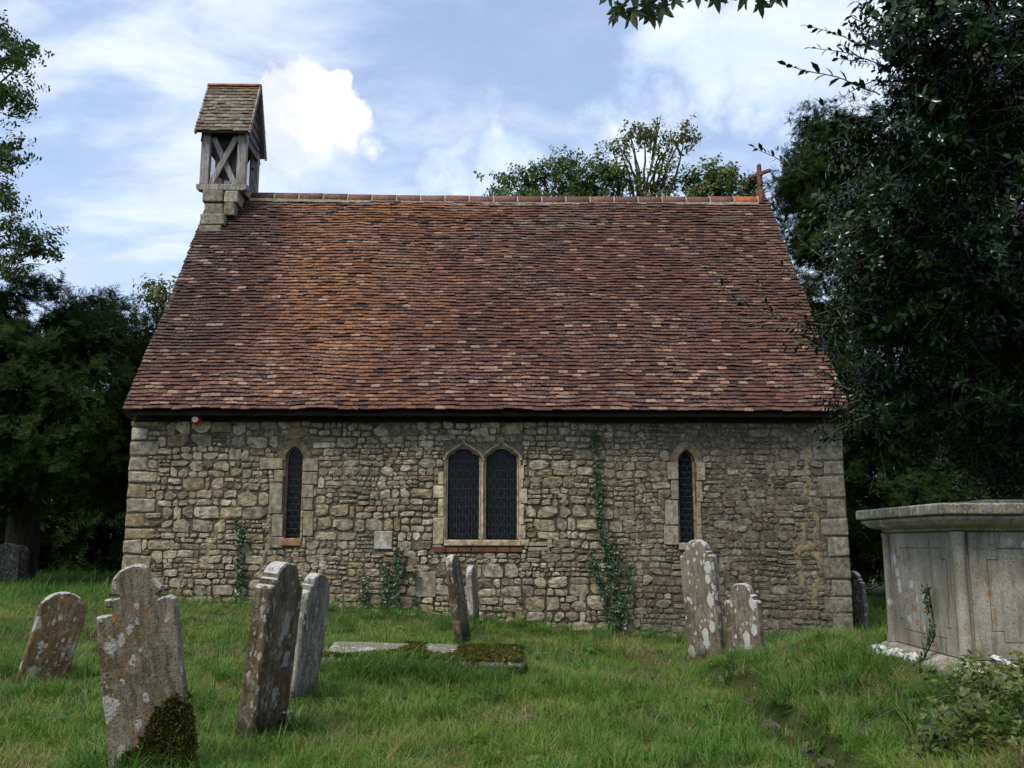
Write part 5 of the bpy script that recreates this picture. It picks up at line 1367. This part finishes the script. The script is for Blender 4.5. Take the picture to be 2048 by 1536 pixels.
for px, Y, nl, L in ((((1760, 190), (1690, 160), (1620, 142), (1566, 128)), 4.4, 13, 0.062), (((1770, 110), (1690, 75), (1612, 50)), 5.2, 15, 0.05), (((1760, 130), (1690, 105), (1615, 95)), 5.2, 12, 0.05), (((1760, 60), (1700, 30), (1740, 5)), 5.0, 11, 0.052),
                     (((1620, 350), (1560, 320), (1505, 292)), 5.6, 13, 0.05), (((1700, 260), (1660, 225), (1638, 205)), 5.0, 9, 0.055),
                     (((1660, 650), (1570, 640), (1500, 615), (1450, 580), (1422, 540)), 6.0, 20, 0.055), (((1560, 640), (1532, 610), (1517, 565)), 6.0, 11, 0.052), (((1620, 660), (1560, 655), (1495, 650)), 6.0, 11, 0.055),
                     (((1660, 610), (1600, 560), (1555, 520)), 6.2, 12, 0.05), (((1700, 780), (1665, 760), (1630, 740)), 6.3, 11, 0.052), (((1740, 830), (1690, 850), (1645, 880)), 6.4, 12, 0.052), (((1720, 800), (1690, 810), (1660, 830)), 6.4, 10, 0.05), (((1690, 900), (1665, 880), (1640, 895)), 6.5, 8, 0.05), (((1650, 520), (1600, 480), (1560, 440)), 6.0, 11, 0.05)):
    sprig(px, Y, nl, L, hol)

def facing(d):
    '''basis with +Y along d and +Z roughly towards the viewer'''
    y = Vector(d).normalized(); x = y.cross(Vector((0, -1, 0))).normalized(); z = x.cross(y); return Matrix((x, y, z)).transposed()
# sycamore spray hanging into the top of the view
syc = empty('sycamore_branch', at(1400, -160, 4.5)); tag(syc, 'overhanging sycamore branch with lobed leaves at the top edge', 'branch')
SL_ = []
for k in range(3):
    V, F = lobed(1.0); V[:, 2] += np.array([0.05 * nz(p_[0] * 3, p_[1] * 3, k) for p_ in V]); SL_.append(mk_mesh('leaf', V, F, M_SYC, False))
for tw_ in [([at(1620, -330, 4.8), at(1400, -130, 4.5), at(1270, -40, 4.4), at(1225, -10, 4.4)], (0.014, 0.004)), ([at(1400, -130, 4.5), at(1430, -60, 4.4), at(1520, -20, 4.4)], (0.008, 0.003))]: limbs(syc, [tw_], M_TWIG, 'twig')
for (u, v, L, an) in ((1240, 10, 0.115, 200), (1262, 22, 0.12, 170), (1290, 6, 0.12, 150), (1325, 12, 0.12, 190), (1300, 28, 0.09, 165), (1232, 28, 0.07, 215), (1345, 0, 0.08, 140), (1395, -18, 0.10, 180), (1432, -10, 0.10, 170), (1450, -16, 0.09, 150), (1490, -10, 0.10, 200), (1520, 2, 0.09, 170), (1545, -6, 0.09, 150), (1270, -20, 0.12, 180), (1320, -25, 0.12, 160), (1220, -15, 0.11, 210), (1565, -14, 0.08, 160)):
    o = link('leaf', SL_[rnd.randrange(3)], syc); p_ = at(u, v - 4, 4.4 + rnd.uniform(-0.1, 0.1)); d = Vector((math.sin(R(an)), rnd.uniform(-0.4, 0.4), math.cos(R(an)))).normalized()
    qm = Matrix.Translation(p_ - syc.location) @ facing(d).to_4x4() @ Matrix.Rotation(R(rnd.uniform(-35, 35)), 4, 'Y') @ Matrix.Scale(L * 1.3, 4)
    o.matrix_basis = qm

# ------------------------------------------------------------------ climbers and low plants
def climber(label, strands, dens, width, stemr=0.006, name='ivy'):
    """strands: lists of pixels on the wall face"""
    w0 = church.matrix_basis @ Vector((wl(*strands[0][0])[0], 0, 0)); root = empty(name, (w0.x, w0.y - 0.12, ground(w0.x, w0.y - 0.2))); tag(root, label, 'ivy')
    q = MB(); P, D = [], []
    for st in strands:
        pts = []
        for (u, v) in st:
            x, z_ = wl(u, v, -0.06); pts.append(church.matrix_basis @ Vector((x, -0.06, z_)) - root.location)
        q.tube(pts, stemr, 4)
        for i in range(len(pts) - 1):
            L_ = (pts[i + 1] - pts[i]).length
            for _ in range(int(L_ * dens)):
                t = rnd.random(); p_ = pts[i].lerp(pts[i + 1], t)
                if nz(p_.x, p_.z, 2, 5) < -0.16: continue
                wv = width * (0.6 + 0.7 * abs(nz(p_.x, p_.z, 1, 4)))
                P.append(tuple(p_ + Vector((rnd.gauss(0, wv * 0.5), rnd.uniform(-0.05, 0.01), rnd.gauss(0, 0.04))))); D.append((Vector((rnd.uniform(-0.5, 0.5), -1, rnd.uniform(-0.2, 0.6)))).normalized())
    q.build('stem', M_TWIG, root, True); crown('leaves', IVY, P, D, 0.75, 1.25, root)
climber('tallest ivy climbing the wall between the two-light window and far lancet', [[(1232, 1262), (1222, 1150), (1200, 1040), (1195, 960), (1192, 870)], [(1225, 1260), (1205, 1180), (1180, 1110)], [(1240, 1260), (1255, 1190), (1258, 1130)], [(1230, 1255), (1240, 1170), (1225, 1070)], [(1195, 1000), (1192, 930)]], 52, 0.05)
climber('thin ivy strand below the near lancet window', [[(478, 1250), (482, 1160), (480, 1050)], [(480, 1110), (486, 1070)]], 50, 0.045)
climber('straggling ivy on the wall left of the two-light window', [[(795, 1255), (792, 1180), (798, 1100)], [(762, 1250), (770, 1180), (775, 1130)]], 62, 0.055)
climber('short ivy strand near the pale grey headstone', [[(728, 1250), (726, 1200), (733, 1150)]], 36, 0.04)
climber('thinnest ivy strand under the corner of the two-light window', [[(838, 1250), (832, 1200), (830, 1140)]], 34, 0.03)
climber('weedy growth at the foot of the wall near the old cracks', [[(455, 1245), (500, 1235), (560, 1240)], [(400, 1240), (430, 1225)], [(380, 1235), (400, 1222)]], 42, 0.08)
# ivy sprig up the tomb end
iv = empty('ivy_sprig', (tx0 - 0.03, ty0 + td * 0.28, T0)); tag(iv, 'dark ivy sprig creeping up the end of the chest tomb', 'ivy')
q = MB(); pts = [Vector((-0.14, 0.05, ZCH0 - 0.1)), Vector((-0.02, 0.0, ZCH0 + 0.15)), Vector((-0.01, 0.05, ZCH0 + 0.35)), Vector((-0.01, 0.08, ZCH0 + 0.52))]; q.tube(pts, 0.006, 5); q.build('stem', M_TWIG, iv, True)
P, D = [], []
for _ in range(42): t = rnd.random() ** 1.4 * 2.99; i = int(t); p_ = pts[i].lerp(pts[i + 1], t - i); P.append(tuple(p_ + Vector((-0.01, rnd.gauss(0, 0.018), 0)))); D.append((-1, rnd.uniform(-0.4, 0.4), 0.2))
crown('leaves', IVY, P, D, 0.5, 0.8, iv)
# brambles on the bank below the tomb
br = empty('bramble', (2.75, 6.2, ground(2.75, 6.2))); tag(br, 'yellow-green bramble bush sprawling below the chest tomb', 'bush')
P, D = [], []
for _ in range(300):
    u, v = rnd.uniform(1850, 2150), 1345 + 175 * rnd.random() ** 1.3
    if v < 1345 + 0.35 * (1990 - u): continue
    g_ = on_ground(u, v, 6.0); top = 0.03 + 0.13 * ss(u, 1860, 2000) * (0.8 + 0.6 * nz(g_.x, g_.y, 0, 3))
    if g_.y > ty0 - 0.25 or nz(g_.x, g_.y, 3, 3.0) < -0.12: continue
    P.append(tuple(g_ - br.location + Vector((0, 0, rnd.uniform(0.0, max(0.04, top)))))); D.append((rv() * 0.8 + Vector((-0.1, -0.4, 0.8))).normalized())
crown('leaves', BRM, P, D, 0.4, 0.75, br)
spec = []
for _ in range(9):
    x, y = rnd.uniform(2.5, 3.3), rnd.uniform(5.2, 6.4); z_ = ground(x, y); spec.append(([(x, y, z_), (x - 0.2, y - 0.2, z_ + 0.22), (x - 0.5, y - 0.3, z_ + rnd.uniform(0.02, 0.15))], (0.004, 0.002)))
for tw_ in spec: limbs(br, [tw_], M_TWIG, 'cane')
# moss on the big gravestone's foot and on the ledger
def tuft():
    b_ = PB()
    for _ in range(14):
        d = (rv() + Vector((0, 0, 1.0))).normalized(); b_.put(leafmesh(rnd.uniform(0.018, 0.035), 0.010, 0.2, 0.6, 1, lambda t: 1 - 0.5 * t), xf(Vector((rnd.uniform(-.012, .012), rnd.uniform(-.012, .012), 0)), d, rnd.uniform(-1, 1)))
    return b_
MOS = [tuft().mesh('moss_tuft', [M_MOSS]) for _ in range(4)]
P, D = [], []
for _ in range(2600):
    x, z_ = rnd.uniform(-0.16, 0.27), rnd.uniform(-0.12, 0.52)
    lim = 0.17 + 0.30 * ss(x, -0.16, 0.16) + 0.07 * nz(x, z_, 0, 11)
    if z_ > lim - rnd.random() ** 3 * 0.16: continue
    P.append((x, -0.064 + rnd.uniform(-0.01, 0.0), z_)); D.append((rnd.uniform(-0.5, 0.5), -1, rnd.uniform(-0.5, 0.1)))
crown('moss', MOS, P, D, 0.6, 1.1, GB)
P, D = [], []
for _ in range(2600):
    x, y = rnd.uniform(-1.05, 1.05), rnd.uniform(-0.42, 0.42)
    if nz(x, y, 4, 2.2) + 1.0 * ss(x, 0.2, 0.5) - 0.25 * ss(-x, 0.1, 0.5) + 0.9 * ss(-y, -0.1, 0.3) < 0.12: continue
    P.append((x, y, 0.30 - 0.03 * x + 0.07 * (y + 0.42) / 0.84)); D.append((rnd.uniform(-0.6, 0.6), rnd.uniform(-0.6, 0.6), 1))
crown('moss', MOS, P, D, 0.8, 1.3, led)
# yarrow head
fl = empty('yarrow_flower', on_ground(566, 1470, 7.2) + Vector((0.03, -0.1, 0))); tag(fl, 'white flat-topped flower head beside the tall dark headstone', 'flower')
hgt = at(568, 1424, fl.location.y).z - fl.location.z
q = MB(); q.tube([(0, 0, -0.02), (0.01, 0, hgt * 0.6), (0, 0, hgt)], 0.003, 5); q.build('stem', M_GRASS2, fl)
b_ = PB()
for _ in range(70):
    a, r_ = rnd.uniform(0, 6.28), 0.055 * math.sqrt(rnd.random()); b_.put(leafmesh(0.013, 0.012, 0.1, 0.2, 2), xf(Vector((r_ * math.cos(a), r_ * math.sin(a), hgt + rnd.uniform(-0.008, 0.006))), (math.cos(a * 3), math.sin(a * 3), 0.25), 0))
link('flower_head', b_.mesh('flower_head', [M_PETAL]), fl)

# ------------------------------------------------------------------ grass
GR = [proto_grass(30, 0.085, 0.07, 0.20, 0.10, 0.75, 0.007).mesh('grass_tuft', [M_GRASS, M_STRAW]) for _ in range(4)]
GR += [proto_grass(28, 0.07, 0.14, 0.32, 0.05, 0.7, 0.008).mesh('tall_grass_tuft', [M_GRASS2, M_STRAW]) for _ in range(3)]
GR += [proto_grass(28, 0.09, 0.06, 0.18, 0.55, 0.9, 0.007).mesh('dry_grass_tuft', [M_GRASS, M_STRAW]) for _ in range(3)]
GR += [proto_grass(7, 0.06, 0.25, 0.42, 0.75, 0.5, 0.004).mesh('seed_stalks', [M_GRASS, M_STRAW]) for _ in range(2)]
wd_ = proto_broad(0.07, 8, 0.05); GR.append(wd_.mesh('broad_weed', [M_GRASS2, M_TWIG]))
P, E, S, I = [], [], [], []
def wall_in(x, y):
    c_, s_ = math.cos(-CH_ROT), math.sin(-CH_ROT); lx, ly = (x - CH_C.x) * c_ - (y - CH_C.y) * s_, (x - CH_C.x) * s_ + (y - CH_C.y) * c_
    return abs(lx) < HALF + 0.03 and -0.05 < ly < DEPTH
tall_spots = [(-0.9, 9.7, 1.3, 0.28), (-0.9, 11.0, 1.4, 0.3), (-1.85, 7.4, 0.45, 0.3), (-2.0, 9.0, 0.4, 0.3), (-2.3, 6.0, 0.5, 0.3), (2.75, 12.9, 0.5, 0.4), (3.2, 12.6, 0.5, 0.4), (3.0, 6.6, 0.5, 0.4), (-4.5, 9.2, 0.5, 0.3), (-0.9, 14.6, 0.5, 0.4)]
def scatter(n_, ya, yb, scale):
    k = 0
    while k < n_:
        y = ya + (yb - ya) * rnd.random() ** 1.25; x = rnd.uniform(-1, 1) * (0.60 * y + 1.2)
        k += 1
        if wall_in(x, y): continue
        if tx0 - 0.12 < x and ty0 - 0.12 < y < ty0 + td + 0.15: continue
        if abs(x + 0.93) < 1.0 and -0.30 + 0.12 * nz(x, 0, 0, 3) < y - 10.35 < 0.39: continue
        eg = 2.12 + 0.06 * (y - 6.5) + 0.10 * nz(x * 0.2, y * 1.1, 3.3)
        if eg - 0.13 < x < eg + 0.02 and y < 11.8 and rnd.random() < 0.35: continue
        dry = nz(x, y, 20, 0.9) + 0.5 * nz(x, y, 9, 2.7); sc = rnd.uniform(0.6, 1.25) * scale * (1 + 0.45 * nz(x, y, 40, 1.6)); tall = 0
        for (tx, ty, rx, ry) in tall_spots: tall = max(tall, 1 - math.hypot((x - tx) / rx, (y - ty) / ry))
        if y > 14.9: tall = max(tall, 0.3)
        tall += 0.35 * max(0, nz(x, y, 31, 0.8))
        if rnd.random() < tall * 1.3: i = rnd.choice([4, 5, 6]); sc *= 1.0 + 0.35 * tall
        elif dry > 0.04 and rnd.random() < 0.32 + 1.3 * dry: i = rnd.choice([7, 8, 9])
        elif rnd.random() < 0.06: i = rnd.choice([10, 11])
        elif rnd.random() < 0.06: i = 12; sc *= rnd.uniform(0.6, 1.3)
        else: i = rnd.choice([0, 1, 2, 3, 0, 1, 2, 3, 4])
        P.append((x, y, ground(x, y))); E.append((rnd.uniform(-0.15, 0.15), rnd.uniform(-0.15, 0.15), rnd.uniform(0, 6.28))); S.append(sc); I.append(i)
scatter(9000, 4.8, 10.0, 0.95)
scatter(8500, 9.0, 19.0, 1.0)
scatter(3500, 17.0, 27.0, 1.3)

for _ in range(170):
    y = rnd.uniform(5.6, 11.6); x = 2.12 + 0.06 * (y - 6.5) + 0.10 * nz(0.46, y * 1.1, 3.3) + rnd.uniform(0.03, 0.2)
    P.append((x, y, ground(x, y))); E.append((rnd.uniform(-0.25, 0.25), rnd.uniform(-0.35, 0.15), rnd.uniform(0, 6.28))); S.append(rnd.uniform(0.45, 0.95)); I.append(rnd.choice([4, 5, 6, 7, 8, 9, 12, 0, 1]))
o = instancer('grass', GR, P, E, S, I); tag(o, 'rough churchyard grass with dry patches and taller tufts', 'grass', kind='stuff')
